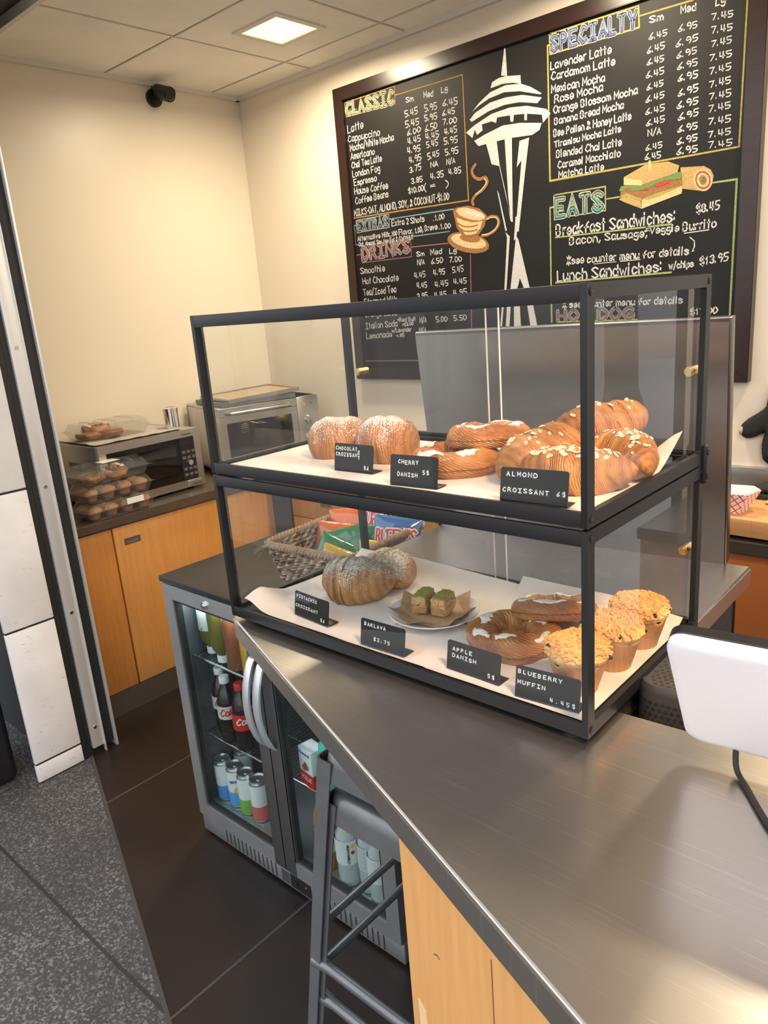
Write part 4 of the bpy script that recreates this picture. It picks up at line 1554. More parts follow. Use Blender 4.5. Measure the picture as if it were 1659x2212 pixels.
# ------------------------------------------------------------------ drinks
M['can_al'] = mat('can_aluminium', (0.7, 0.7, 0.7), 0.28, 0.9)
M['white'] = mat('printed_white', (0.74, 0.75, 0.75), 0.4)
M['cola'] = mat('dark_cola', (0.012, 0.006, 0.004), 0.08, coat=0.6)
M['labelred'] = mat('label_red', (0.62, 0.02, 0.02), 0.4)
M['labelsilver'] = mat('label_silver', (0.66, 0.67, 0.68), 0.35, 0.2)
M['capwhite'] = mat('cap_white', (0.75, 0.76, 0.76), 0.4)
M['inkblue'] = mat('ink_blue', (0.03, 0.10, 0.40), 0.5)
M['inkblack'] = mat('ink_black', (0.02, 0.02, 0.02), 0.5)
CM = {}
def cm(name, c, rough=0.35, **k):
    if name not in CM:
        CM[name] = mat(name, c, rough, **k)
    return CM[name]
def wrap(r, a0, z0):
    """maps (u, v) onto a cylinder of radius r, u measured from azimuth a0"""
    return lambda u, v: Vector((r*math.cos(a0+u/r), r*math.sin(a0+u/r), z0+v))
def can(label, x, y, z, low, lowname, deco=None, text=None, textc='inkblue', r=0.029, h=0.152, group='slim drinks cans'):
    t = thing('drink_can', label, 'can', (x, y, z), group=group)
    bm = nb()
    lathe(bm, [(r*0.72, 0), (r*0.86, 0.004), (r, 0.011), (r, 0.062), (r, 0.0625), (r, h-0.016), (r*0.93, h-0.008), (r*0.86, h-0.003), (r*0.88, h), (r*0.82, h), (r*0.80, h-0.004)], 32,
          mis=[0, 0, 1, 1, 2, 0, 0, 0, 0, 0, 0])
    link('can_body', bm, [M['can_al'], cm(lowname, low), M['white']], t, angle=50)
    bm = nb()
    cyl(bm, (0.006, 0, h-0.004), (0.006, 0, h-0.002), 0.007, 12)
    link('pull_tab', bm, M['can_al'], t)
    if deco or text:
        a0 = math.atan2(-0.82-y, 0.414-x)-0.1
        bm = nb()
        f = wrap(r+0.0004, a0, 0)
        if deco:
            n = 20
            for k, (rr_, mi) in enumerate(((0.012, 0), (0.0095, 1))):
                vs = [bm.verts.new(wrap(r+0.0005+k*0.0003, a0, 0)(0.004+rr_*math.cos(2*PI*q/n), 0.068+rr_*math.sin(2*PI*q/n))) for q in range(n)]
                bm.faces.new(vs).material_index = mi
        if text:
            write(bm, text, -0.020, 0.098, 0.020, 0.098, 0.010, 0.0022, f, mi=2)
        link('label_print', bm, [cm('lemon_rim', (0.55, 0.33, 0.03)), cm('lemon', (0.75, 0.60, 0.2)), M[textc]], t, smooth=False)
    return t
FB = 0.117
can('slim can with a blue lower half, leftmost of the front row', -1.488, 0.350, FB, (0.10, 0.32, 0.72), 'can_blue')
can('slim can with a lemon slice over a blue lower half', -1.426, 0.352, FB, (0.13, 0.40, 0.80), 'can_blue_light', True, 'spindrift')
can('slim can with a green lower half, right of the lemon can', -1.364, 0.348, FB, (0.22, 0.50, 0.08), 'can_green', None, None)
can('slim can with a coral red lower half, nearest the door handle', -1.303, 0.350, FB, (0.70, 0.15, 0.12), 'can_coral', None, None)
can('slim can with a green lower half standing in the second row at left', -1.480, 0.425, FB, (0.20, 0.42, 0.08), 'can_green2', None, None)
can('slim can with a coral red lower half standing in the second row', -1.300, 0.425, FB, (0.65, 0.16, 0.13), 'can_coral', None, None)

def bottle(name, label, x, y, z, prof, liquid, capc, lab=None, text=None, tcol=None, capz=0.018, group=None, cat='bottle', caps=True, extra=None):
    t = thing(name, label, cat, (x, y, z), group=group)
    bm = nb()
    lathe(bm, prof, 36)
    link('bottle_body', bm, liquid, t, angle=45)
    r_, z_ = prof[-1]
    if caps:
        bm = nb()
        lathe(bm, [(r_+0.0015, z_-0.004), (r_+0.0035, z_-0.003), (r_+0.0035, z_+capz-0.002), (r_+0.002, z_+capz)], 24, fn=lambda p, a, i: p*1.0)
        link('cap', bm, capc, t, angle=40)
    a0 = math.atan2(-0.82-y, 0.414-x)
    if lab:
        z0, z1, rl, lm = lab
        bm = nb()
        lathe(bm, [(rl, z0), (rl+0.0006, z0), (rl+0.0006, z1), (rl, z1)], 36, capb=False, capt=False)
        lb = link('bottle_label', bm, lm, t, angle=40)
        if text:
            bm = nb()
            for s, u0, v0, u1, v1, h, w, ital in text:
                write(bm, s, u0, v0, u1, v1, h, w, wrap(rl+0.0011, a0, 0), italic=ital)
            link('lettering', bm, tcol, lb, smooth=False)
    return t
COKE = [(0.026, 0), (0.031, 0.004), (0.032, 0.03), (0.0295, 0.055), (0.032, 0.085), (0.033, 0.125), (0.031, 0.145), (0.022, 0.175), (0.0135, 0.196), (0.0125, 0.205)]
S1 = 0.376
for k, (x, y, lab) in enumerate(((-1.462, 0.372, 'cola bottle with a silver label, leftmost in front on the middle shelf'), (-1.397, 0.345, 'cola bottle with a silver label, middle one in front on the middle shelf'))):
    bottle('cola_bottle', lab, x, y, S1, COKE, M['cola'], M['capwhite'], (0.088, 0.132, 0.0334, M['labelsilver']),
           [('Coke', -0.030, 0.100, 0.026, 0.104, 0.022, 0.0048, 0.25)], M['labelred'], group='cola bottles on the middle shelf')
bottle('cola_bottle', 'cola bottle with red label and red cap next to the fridge handle', -1.322, 0.345, S1-0.0, COKE, M['cola'], M['labelred'], (0.075, 0.128, 0.0334, M['labelred']),
       [('Cola', -0.026, 0.095, 0.026, 0.099, 0.02, 0.004, 0.25)], M['white'], group='cola bottles on the middle shelf')
bottle('cola_bottle', 'cola bottle with a grey and pink label standing behind the red-capped one', -1.318, 0.43, S1, COKE, M['cola'], M['capwhite'], (0.088, 0.132, 0.0334, M['labelsilver']), group='cola bottles on the middle shelf')
bottle('cola_bottle', 'cola bottle in the second row behind the leftmost silver label', -1.47, 0.45, S1, COKE, M['cola'], M['capwhite'], (0.088, 0.132, 0.0334, M['labelsilver']), group='cola bottles on the middle shelf')
S2 = 0.652
INV = [(0.016, 0.018), (0.018, 0.024), (0.030, 0.045), (0.035, 0.062), (0.036, 0.15), (0.035, 0.185), (0.030, 0.205), (0.012, 0.212)]
def inverted(label, x, y, liquid, lab=None):
    t = thing('squeeze_bottle', label, 'bottle', (x, y, S2), group='upside-down sauce bottles')
    bm = nb()
    lathe(bm, INV, 36)
    link('bottle_body', bm, liquid, t, angle=45)
    bm = nb()
    lathe(bm, [(0.0195, 0), (0.0205, 0.001), (0.0205, 0.021), (0.0185, 0.023)], 28)
    link('cap', bm, M['capwhite'], t, angle=40)
    a0 = math.atan2(-0.82-y, 0.414-x)
    bm = nb()
    if lab == 'full':
        lathe(bm, [(0.0364, 0.085), (0.0369, 0.086), (0.0369, 0.185), (0.0364, 0.186)], 36, capb=False, capt=False)
        link('bottle_label', bm, M['white'], t, angle=40)
        bm = nb()
        f = wrap(0.0374, a0, 0)
        ribbon(bm, [(-0.03, 0.092), (0.03, 0.092)], 0.012, f)
        link('label_print', bm, cm('label_green', (0.10, 0.20, 0.05)), t, smooth=False)
    else:
        f = wrap(0.0372, a0+0.25, 0)
        for p in ([(-0.002, 0.11), (-0.002, 0.17), (0.024, 0.17), (0.024, 0.11), (-0.002, 0.11)], [(0.004, 0.13), (0.01, 0.15), (0.016, 0.12), (0.02, 0.15)]):
            ribbon(bm, p, 0.0022, f)
        link('label_print', bm, M['white'], t, smooth=False)
M['olive'] = mat('olive_sauce', (0.15, 0.13, 0.02), 0.25, coat=0.5)
M['tea'] = mat('amber_tea', (0.24, 0.07, 0.03), 0.12, color2=(0.30, 0.11, 0.05), noise=0.3, scale=9, coat=0.6)
inverted('upside-down olive bottle with white label, leftmost on the top shelf', -1.470, 0.372, M['olive'], 'full')
inverted('upside-down olive bottle with outlined label, second on the top shelf', -1.388, 0.352, M['olive'])
bottle('tea_bottle', 'square-shouldered amber tea bottle near the counter tip on the top shelf', -1.312, 0.350, S2, [(0.030, 0), (0.034, 0.004), (0.034, 0.15), (0.028, 0.18), (0.014, 0.2), (0.013, 0.21)], M['tea'], M['capwhite'])
bottle('juice_bottle', 'yellow juice bottle at the right end of the top shelf, left door', -1.240, 0.352, S2, [(0.030, 0), (0.034, 0.004), (0.034, 0.15), (0.028, 0.18), (0.014, 0.2), (0.013, 0.21)], cm('yellow_juice', (0.62, 0.36, 0.04), 0.2), M['capwhite'])
# right-hand door
t = thing('juice_carton', 'white and red drink carton behind the right fridge door', 'carton', (-1.015, 0.345, S1-0.0), rz=-0.15)
bm = nb()
box(bm, -0.032, 0.032, -0.024, 0.024, 0, 0.118, bev=0.0015)
link('carton_body', bm, M['white'], t)
bm = nb()
box(bm, -0.0325, 0.0325, -0.0245, 0.0245, 0.001, 0.044)
link('red_band', bm, M['labelred'], t)
bm = nb()
f = lambda u, v: Vector((u, -0.0249, v))
write(bm, 'Almond', -0.028, 0.100, 0.022, 0.100, 0.010, 0.0022, f)
write(bm, 'MILK', -0.024, 0.020, 0.024, 0.020, 0.012, 0.0025, f, mi=1)
for k, (u, v, rr_) in enumerate(((-0.008, 0.058, 0.010), (0.006, 0.062, 0.009), (0.0, 0.070, 0.008))):
    bm.faces.new([bm.verts.new((u+rr_*math.cos(q*PI/6), -0.0248-0.0001*k, v+rr_*math.sin(q*PI/6))) for q in range(12)]).material_index = 2
link('label_print', bm, [M['inkblue'], M['white'], cm('nut_brown', (0.28, 0.12, 0.03))], t, smooth=False)
bottle('teal_bottle', 'teal drink bottle right of the white and red carton', -0.938, 0.340, S1, [(0.026, 0), (0.029, 0.004), (0.029, 0.13), (0.024, 0.16), (0.013, 0.18), (0.0125, 0.19)], cm('teal', (0.06, 0.50, 0.40), 0.35), M['capwhite'])
bottle('orange_bottle', 'orange drink bottle with white label seen left of the stool leg', -0.985, 0.338, FB, [(0.028, 0), (0.031, 0.004), (0.031, 0.12), (0.031, 0.17), (0.022, 0.20), (0.014, 0.215), (0.0135, 0.22)], cm('orange_juice', (0.58, 0.20, 0.03), 0.2), M['capwhite'], (0.06, 0.125, 0.0314, M['white']))
M['clearwater'] = mat('clear_drink', (0.50, 0.52, 0.53), 0.12, coat=0.8)
for k, (x, y, lab) in enumerate(((-0.893, 0.335, 'clear water bottle with white label seen through the stool legs, leftmost'), (-0.825, 0.352, 'clear water bottle with grey label seen through the stool legs, middle'), (-0.772, 0.336, 'clear water bottle with blue-white label beside the wood panel edge'))):
    tx = [('vita', 0.0, 0.095, 0.0, 0.135, 0.014, 0.003, 0)] if k == 0 else None
    tt = bottle('water_bottle', lab, x, y, FB, [(0.030, 0), (0.034, 0.005), (0.032, 0.02), (0.034, 0.035), (0.034, 0.13), (0.030, 0.16), (0.018, 0.19), (0.015, 0.2)], M['clearwater'], M['capwhite'], (0.075, 0.15, 0.0345, M['white'] if k != 1 else M['labelsilver']), group='clear water bottles')
    a0 = math.atan2(-0.82-y, 0.414-x)
    bm = nb()
    f0 = wrap(0.0357, a0, 0)
    if k == 0:
        f = lambda u, v: f0(-v-0.004+0.006, 0.08+u)
        write(bm, 'vitaminwater', 0.0, 0.0, 0.062, 0.0, 0.0075, 0.0018, f)
        for q, (uu, vv) in enumerate(((0.012, 0.135), (0.012, 0.115))):
            bm.faces.new([bm.verts.new(f0(uu+0.006*math.cos(s*PI/6), vv+0.006*math.sin(s*PI/6))) for s in range(12)]).material_index = 1+q
    else:
        for q in range(5):
            ribbon(bm, [(-0.018, 0.09+q*0.011), (0.012+0.006*(q % 2), 0.09+q*0.011)], 0.0022, f0)
    link('label_print', bm, [M['inkblack'] if k < 2 else M['inkblue'], cm('dot_yellow', (0.8, 0.6, 0.05)), M['labelred']], tt, smooth=False)

# ------------------------------------------------------------------ two stacked metal bar stools
def stool(label, z, s0, s1, base, ang):
    """s0 top half-width, s1 floor half-width; base is the floor-plane centre"""
    t = thing('bar_stool', label, 'stool', (base[0], base[1], 0), rz=ang, group='stacked metal bar stools')
    HS = 0.762
    top = HS+z
    bm = nb()
    # seat: rounded square dish with rolled skirt
    def rsq(hw, r, n=6):
        out = []
        for cx, cy, s in ((1, 1, 0), (-1, 1, 1), (-1, -1, 2), (1, -1, 3)):
            for k in range(n):
                a = (s+k/(n-1))*PI/2
                out.append((cx*(hw-r)+r*math.cos(a), cy*(hw-r)+r*math.sin(a)))
        return out
    rings = []
    for hw, r, zz in ((0.02, 0.019, -0.006), (s0-0.05, 0.05, -0.006), (s0-0.02, 0.05, -0.001), (s0-0.006, 0.05, -0.002), (s0+0.002, 0.05, -0.010), (s0+0.006, 0.05, -0.03), (s0+0.010, 0.05, -0.062), (s0+0.008, 0.05, -0.062), (s0+0.003, 0.05, -0.03), (s0-0.02, 0.04, -0.012)):
        rings.append([bm.verts.new((p[0], p[1], top+zz)) for p in rsq(hw, r)])
    for i in range(len(rings)-1):
        n = len(rings[0])
        for k in range(n):
            bm.faces.new((rings[i][k], rings[i][(k+1) % n], rings[i+1][(k+1) % n], rings[i+1][k]))
    bm.faces.new(rings[0])
    link('seat', bm, M['gun'], t, angle=50)
    def leg_at(sx, sy, zz):
        k = (top-zz)/HS
        hw = s0+0.006+(s1-s0)*k
        return Vector((sx*hw, sy*hw, zz))
    for sx in (-1, 1):
        for sy in (-1, 1):
            bm = nb()
            secs = []
            for zz, w in ((top-0.02, 0.045), (top-0.10, 0.042), (top-0.60, 0.034), (top-0.71, 0.034), (top-HS, 0.038)):
                p = leg_at(sx, sy, zz)
                r = 0.012
                o_ = [(w, 0)]+[(r-r*math.sin(a), r-r*math.cos(a)) for a in [q*PI/8 for q in range(5)]]+[(0, w)]
                i_ = [(0.003, w), (0.003, 0.014), (0.005, 0.005+0.004), (0.009, 0.005), (0.014, 0.003), (w, 0.003)]
                secs.append([bm.verts.new(p+Vector((-sx*u, -sy*v, 0))) for u, v in o_+i_])
            for i in range(len(secs)-1):
                n = len(secs[0])
                for k in range(n):
                    bm.faces.new((secs[i][k], secs[i][(k+1) % n], secs[i+1][(k+1) % n], secs[i+1][k]))
            bm.faces.new(secs[0])
            bm.faces.new(secs[-1])
            link('leg', bm, M['gun'], t, angle=40)
    for sy, zz in ((-1, 0.258+z), (1, 0.258+z)):
        bm = nb()
        a_, b_ = leg_at(-1, sy, zz)+Vector((0.012, -sy*0.012, 0)), leg_at(1, sy, zz)+Vector((-0.012, -sy*0.012, 0))
        tube(bm, [a_, a_.lerp(b_, 0.06), a_.lerp(b_, 0.12), a_.lerp(b_, 0.88), b_.lerp(a_, 0.06), b_], [0.016, 0.014, 0.011, 0.011, 0.014, 0.016], 12)
        link('footrest', bm, M['gun'], t)
    for sx, zz in ((-1, 0.335+z), (1, 0.335+z)):
        bm = nb()
        cyl(bm, leg_at(sx, -1, zz)+Vector((-sx*0.012, 0.012, 0)), leg_at(sx, 1, zz)+Vector((-sx*0.012, -0.012, 0)), 0.009, 12)
        link('footrest', bm, M['gun'], t)
    return t
SA = 0.0
sc_ = Vector((-0.413, 0.138))
stool('grey metal bar stool on top of the nested pair under the counter', 0.095, 0.145, 0.216, sc_, SA)
stool('grey metal bar stool at the bottom of the nested pair under the counter', 0.0, 0.145, 0.216, sc_, SA)
# ------------------------------------------------------------------ woven basket of chip bags on the fridge top
FT = FH+0.0205
M['weave'] = mat('seagrass_weave', (0.05, 0.025, 0.014), 0.75, color2=(0.52, 0.38, 0.26), noise=0.14, scale=38, stretch=(1, 1, 3.0), bump=0.4, bscale=160)
M['rimweave'] = mat('seagrass_rim', (0.20, 0.11, 0.06), 0.7, color2=(0.42, 0.28, 0.17), noise=0.22, scale=90, bump=0.4, bscale=200)
t = thing('basket', 'brown woven rectangular basket holding chip bags behind the glass case', 'basket', (-1.0, 0.545, FT), rz=0.07)
BX, BY, BH = 0.150, 0.165, 0.135
def rect_path(hx, hy, n=30, r=0.03):
    pts = []
    for cx, cy, s in ((hx-r, hy-r, 0), (-hx+r, hy-r, 1), (-hx+r, -hy+r, 2), (hx-r, -hy+r, 3)):
        for k in range(5):
            a = (s+k/4)*PI/2
            pts.append(Vector((cx+r*math.cos(a), cy+r*math.sin(a), 0)))
        nxt = ((-hx+r, hy), (-hx, -hy+r), (hx-r, -hy), (hx, hy-r))[s]
        p0 = pts[-1]
        for k in range(1, n):
            pts.append(p0.lerp(Vector((*nxt, 0)), k/n))
    return pts
bm = nb()
rnd = random.Random(5)
rows_n = 12
for q in range(rows_n):
    f = q/(rows_n-1)
    z = 0.006+f*(BH-0.012)
    hx, hy = BX*(0.84+0.16*f), BY*(0.84+0.16*f)
    base = rect_path(hx, hy)
    N = len(base)
    for strand in (0, 1):
        pts, rad = [], []
        for i, p in enumerate(base):
            d = (base[(i+1) % N]-base[i-1]).normalized()
            out = Vector((d.y, -d.x, 0))
            ph = i*0.95+strand*PI+q*1.7
            pts.append(p+out*(0.0060*math.cos(ph))+Vector((0, 0, z+0.0042*math.sin(ph)+rnd.uniform(-.0008, .0008))))
            rad.append(0.0048*rnd.uniform(0.8, 1.15))
        tube(bm, pts, rad, 6, closed=True)
prism(bm, [(p.x, p.y) for p in rect_path(BX*0.84, BY*0.84, 4)], 0.0, 0.006)
bm2 = bm
link('woven_wall', bm2, M['weave'], t, angle=80)
bm = nb()
base = rect_path(BX+0.003, BY+0.003, 40)
N = len(base)
for strand in range(3):
    pts = []
    for i, p in enumerate(base):
        d = (base[(i+1) % N]-base[i-1]).normalized()
        out = Vector((d.y, -d.x, 0))
        ph = i*1.1+strand*2*PI/3
        pts.append(p+out*(0.006*math.cos(ph))+Vector((0, 0, BH+0.002+0.006*math.sin(ph))))
    tube(bm, pts, 0.0062, 7, closed=True)
link('rim', bm, M['rimweave'], t, angle=80)
bm = nb()
rnd = random.Random(8)
for k in range(9):
    p = Vector((-BX-0.004, -BY+0.02, BH-0.012))
    pts = [p]
    v = Vector((-1, rnd.uniform(-0.5, 0.2), rnd.uniform(-0.25, 0.25))).normalized()
    for s in range(6):
        v = (v+Vector((rnd.uniform(-.2, .2), rnd.uniform(-.2, .2), -0.14))).normalized()
        pts.append(pts[-1]+v*0.010)
    tube(bm, pts, [0.0016, 0.0014, 0.0012, 0.001, 0.0009, 0.0007, 0.0005], 5)
link('raffia_tie', bm, M['rimweave'], t)

def bag(name, label, c, rot, W, H, D, color, texts, cmat, seed, group):
    t = thing(name, label, 'chip bag', c, rot=rot, group=group)
    def S(side):
        def f(u, v):
            a, b = (u-0.5)*2, (v-0.5)*2
            puff = max(0, (1-abs(a)**2.4))*max(0, (1-abs(b)**3.0))
            n = mnoise.noise(Vector((a*2.2+seed, b*2.2, side)))*0.22+mnoise.noise(Vector((a*6+seed, b*5, side*3)))*0.08
            d = D*puff**0.6*(1+n)
            pin = 1-0.06*(1-abs(b)**2)
            cr = 0.0009*math.sin(a*60)*(1 if abs(b) > 0.88 else 0)
            return Vector((W/2*a*pin, -side*(d+0.0004)+cr, H/2*b+H/2))
        return f
    bm = nb()
    grid(bm, 36, 36, S(1))
    grid(bm, 36, 36, S(-1))
    bmesh.ops.remove_doubles(bm, verts=bm.verts, dist=0.0012)
    link('pouch', bm, cmat, t, angle=70)
    if texts:
        bm = nb()
        F = S(1)
        for s, u0, v0, u1, v1, h, w, mi, lift in texts:
            write(bm, s, u0*W, v0*H, u1*W, v1*H, h*H, w*H, lambda a, b, lift=lift: F(a/W, b/H)+Vector((0, -0.0012-lift, 0)), mi=mi)
        link('lettering', bm, [M['white'], M['labelred']], t, smooth=False)
    return t
foil = lambda n, c: cm(n, c, 0.22, coat=0.7)
bx, by = -1.0, 0.545
blue, orange_, green_, yellow_ = foil('foil_blue', (0.02, 0.12, 0.38)), foil('foil_orange', (0.62, 0.13, 0.025)), foil('foil_green', (0.015, 0.20, 0.075)), foil('foil_yellow', (0.68, 0.42, 0.03))
RT = lambda u0, v0, u1, v1: [('RUFFLES', u0, v0, u1, v1, 0.24, 0.085, 0, 0.0), ('RUFFLES', u0, v0, u1, v1, 0.24, 0.036, 1, 0.0008)]
bag('blue_chip_bag', 'blue ridged-chip bag with full red and white lettering, back of the basket', (-0.975, 0.655, FT+0.045), (-0.25, 0.03, 0.38), 0.15, 0.15, 0.022, 0, RT(0.08, 0.56, 0.92, 0.60), blue, 1.0, 'chip bags')
bag('blue_chip_bag', 'blue chip bag half hidden by the steel panel edge, right end of the basket', (-0.885, 0.605, FT+0.030), (-0.25, 0.10, 0.45), 0.14, 0.15, 0.022, 0, RT(0.08, 0.50, 0.92, 0.54), blue, 2.0, 'chip bags')
bag('orange_chip_bag', 'orange chip bag at the back left of the basket', (-1.055, 0.625, FT+0.040), (-0.35, -0.08, 0.45), 0.15, 0.14, 0.02, 0, None, orange_, 3.0, 'chip bags')
bag('orange_chip_bag', 'orange chip bag lying lower, in front of the other orange one', (-1.065, 0.545, FT+0.020), (-0.55, 0.1, 0.5), 0.14, 0.14, 0.02, 0, None, orange_, 4.0, 'chip bags')
bag('green_chip_bag', 'green chip bag beside the front rim of the basket', (-1.020, 0.460, FT+0.018), (-0.5, 0.45, 0.5), 0.12, 0.13, 0.018, 0, None, green_, 5.0, 'chip bags')
bag('green_chip_bag', 'green chip bag in the middle of the basket', (-0.970, 0.525, FT+0.025), (-0.5, -0.25, 0.5), 0.13, 0.14, 0.018, 0, None, green_, 6.0, 'chip bags')
bag('green_chip_bag', 'green and white chip bag just below the blue lettered bag', (-0.940, 0.590, FT+0.018), (-0.5, -0.1, 0.5), 0.13, 0.14, 0.018, 0, None, green_, 6.6, 'chip bags')
bag('yellow_chip_bag', 'yellow chip bag at the front of the basket', (-0.985, 0.440, FT+0.010), (-0.55, 0.35, 0.45), 0.11, 0.12, 0.018, 0, None, yellow_, 7.0, 'chip bags')
bag('yellow_chip_bag', 'yellow chip bag below the blue lettered bag', (-0.895, 0.535, FT+0.012), (-0.5, 0.1, 0.5), 0.12, 0.12, 0.018, 0, None, yellow_, 8.0, 'chip bags')
# ------------------------------------------------------------------ left worktop: microwave, oven, boxes
WT = 0.886
t = thing('microwave', 'stainless microwave with black door and keypad on the left worktop', 'microwave', (-2.82, 0.925, WT), rz=0.03)
MW, MD, MH = 0.262, 0.20, 0.285    # half width along y, half depth, height
bm = nb()
box(bm, -MD, MD-0.012, -MW, MW, 0.012, MH, bev=0.004)
link('casing', bm, mat('microwave_case', (0.40, 0.37, 0.34), 0.35, 0.7), t)
bm = nb()
ring_frame(bm, -MW, MW, 0.012, MH+0.001, 0.035, MD-0.012, MD+0.012, lambda u, v, d_: Vector((d_, u, v)), rad=0.003)
link('front_frame', bm, M['steel2'], t, smooth=False)
bm = nb()
box(bm, MD-0.010, MD+0.006, -MW+0.03, MW-0.115, 0.05, MH-0.035)
box(bm, MD-0.010, MD+0.0075, -MW+0.05, MW-0.135, 0.075, MH-0.06, bev=0.001)
link('door_window', bm, mat('black_glass', (0.006, 0.006, 0.006), 0.08), t)
bm = nb()
box(bm, MD-0.010, MD+0.008, MW-0.115, MW-0.025, 0.05, MH-0.032)
kp = link('keypad', bm, M['blackplastic'], t, smooth=False)
bm = nb()
for r_ in range(5):
    for c_ in range(3):
        if r_ == 2:
            continue
        y = MW-0.107+c_*0.027
        z = 0.066+r_*0.027
        bm = nb()
        box(bm, MD+0.008, MD+0.0092, y, y+0.019, z, z+0.013, bev=0.0004)
        link('button', bm, cm('button_grey', (0.10, 0.10, 0.10), 0.5), kp, smooth=False)
bm = nb()
cyl(bm, (MD+0.008, MW-0.07, 0.128), (MD+0.018, MW-0.07, 0.128), 0.013, 20)
link('dial', bm, M['chrome'], kp)
bm = nb()
box(bm, MD+0.008, MD+0.009, MW-0.105, MW-0.035, 0.212, 0.235)
link('display', bm, cm('display_dark', (0.03, 0.012, 0.02), 0.15), kp, smooth=False)
bm = nb()
write(bm, 'Panasonic', MW-0.098, MH-0.024, MW-0.045, MH-0.024, 0.0075, 0.0014, lambda u, v: Vector((MD+0.0126, u, v)))
link('lettering', bm, M['inkblack'], t, smooth=False)
bm = nb()
box(bm, MD+0.010, MD+0.0135, MW-0.10, MW-0.022, 0.017, 0.045, bev=0.001)
link('open_button', bm, M['steel2'], t)
bm = nb()
for k in range(7):
    box(bm, -0.06+k*0.016, -0.052+k*0.016, -MW-0.0006, -MW+0.002, 0.17, 0.205)
link('vent', bm, M['dark'], t, smooth=False)
for sx in (-0.15, 0.15):
    for sy in (-0.22, 0.22):
        bm = nb()
        cyl(bm, (sx, sy, 0), (sx, sy, 0.013), 0.013, 12)
        link('foot', bm, M['rubber'], t)
MT = WT+MH+0.0015
def hf_tow(u, v):
    return 0.004+0.005*abs(mnoise.noise(Vector((u*9, v*9, 1))))+0.002*mnoise.noise(Vector((u*25, v*25, 4)))
M['towel'] = mat('grey_cloth', (0.48, 0.44, 0.39), 0.8, bump=0.2, bscale=200)
o = sheet('cloth', None, -3.0, -2.635, 0.675, 1.12, MT, hf_tow, 0.002, m='towel')
tag(o, 'wrinkled grey cloth spread on top of the microwave', 'cloth')

def clamshell(label, c, rz, hx, hy, h, name='clamshell_box', group='clear plastic pastry boxes'):
    t = thing(name, label, 'plastic box', c, rz=rz, group=group)
    def shell(z0, z1, k0, k1, lip):
        bm = nb()
        rings = []
        for zz, k in ((z0, k0), (z1, k1)):
            pts = []
            for cx, cy, s in ((1, 1, 0), (-1, 1, 1), (-1, -1, 2), (1, -1, 3)):
                r = 0.022
                for q in range(4):
                    a = (s+q/3)*PI/2
                    pts.append(bm.verts.new((cx*(hx*k-r)+r*math.cos(a), cy*(hy*k-r)+r*math.sin(a), zz)))
            rings.append(pts)
        n = len(rings[0])
        for q in range(n):
            bm.faces.new((rings[0][q], rings[0][(q+1) % n], rings[1][(q+1) % n], rings[1][q]))
        bm.faces.new(rings[lip])
        return bm
    bm = shell(0.001, h*0.5, 0.86, 0.97, 0)
    prism(bm, [(sx*hx*k, sy*hy*k) for k in (1.0,) for sx, sy in ((-1, -1), (1, -1), (1, 1), (-1, 1))], h*0.5, h*0.5+0.0015)
    link('tray', bm, M['clam'], t, smooth=False)
    bm = shell(h*0.52, h*0.97, 0.97, 0.84, 1)
    for k in (-0.5, 0.0, 0.5):
        tube(bm, [(-hx*0.84, hy*k, h*0.6), (-hx*0.76, hy*k, h*0.98), (hx*0.76, hy*k, h*0.98), (hx*0.86, hy*k, h*0.6)], 0.0022, 6)
    link('lid', bm, M['clam'], t, smooth=False)
    return t
def mini_muffin(x, y, z, label, n):
    t = thing('boxed_muffin', label, 'muffin', (x, y, z), rz=n, group='muffins in the clear boxes')
    bm = nb()
    lathe(bm, [(0.022, 0), (0.031, 0.034)], 20, fn=lambda p, a, i: p*(1+0.03*math.sin(10*a)) if i else p)
    link('paper_cup', bm, cm('boxed_cup', (0.26, 0.105, 0.04), 0.7), t)
    bm = nb()
    grid(bm, 22, 10, lambda u, v: (lambda q: q*(1+0.10*mnoise.noise(q*70+Vector((n*9, 0, 0)))))(Vector((0.034*math.sin(v*1.57)*math.cos(6.2832*u), 0.034*math.sin(v*1.57)*math.sin(6.2832*u), 0.030+0.022*math.cos(v*1.57)))), closeu=True)
    link('crumb_top', bm, cm('boxed_crumb', (0.40, 0.21, 0.08), 0.75, bump=0.5, bscale=200), t)
CX_, CY_ = -2.580, 0.690
places = ['nearest the shutter track', 'second from the shutter track', 'third from the shutter track', 'nearest the microwave keypad']
for lev, (zz, nm) in enumerate(((WT, 'bottom'), (WT+0.077, 'middle'))):
    clamshell('clear plastic muffin box at the %s of the stack before the microwave' % nm, (CX_+0.004*lev, CY_, zz), 0.05, 0.088, 0.165, 0.074)
    for k in range(4):
        for q in range(2):
            mini_muffin(CX_-0.041+0.080*q, CY_-0.116+0.077*k, zz+0.004, '%s muffin in the %s clear box, %s' % (('back-row', 'front-row')[q], nm, places[k]), k+q*5+lev*11)
clamshell('clear plastic box with two danishes topping the stack before the microwave', (CX_+0.004, CY_-0.005, WT+0.154), 0.06, 0.09, 0.165, 0.072)
bm = nb()
box(bm, -0.03, 0.03, -0.042, 0.042, 0, 0.0006)
o = link('paper_label', bm, M['white'], loc=(CX_+0.01, CY_+0.0, WT+0.2275), smooth=False)
o.rotation_euler = (0, 0, 0.1)
tag(o, 'white paper label stuck on the topmost clear box', 'label')
bm = nb()
box(bm, 0, 0.0008, -0.04, 0.04, 0, 0.026)
o = link('paper_label', bm, M['white'], loc=(CX_+0.0895, CY_+0.055, WT+0.040), smooth=False)
tag(o, 'white printed label on the side of the bottom muffin box', 'label')
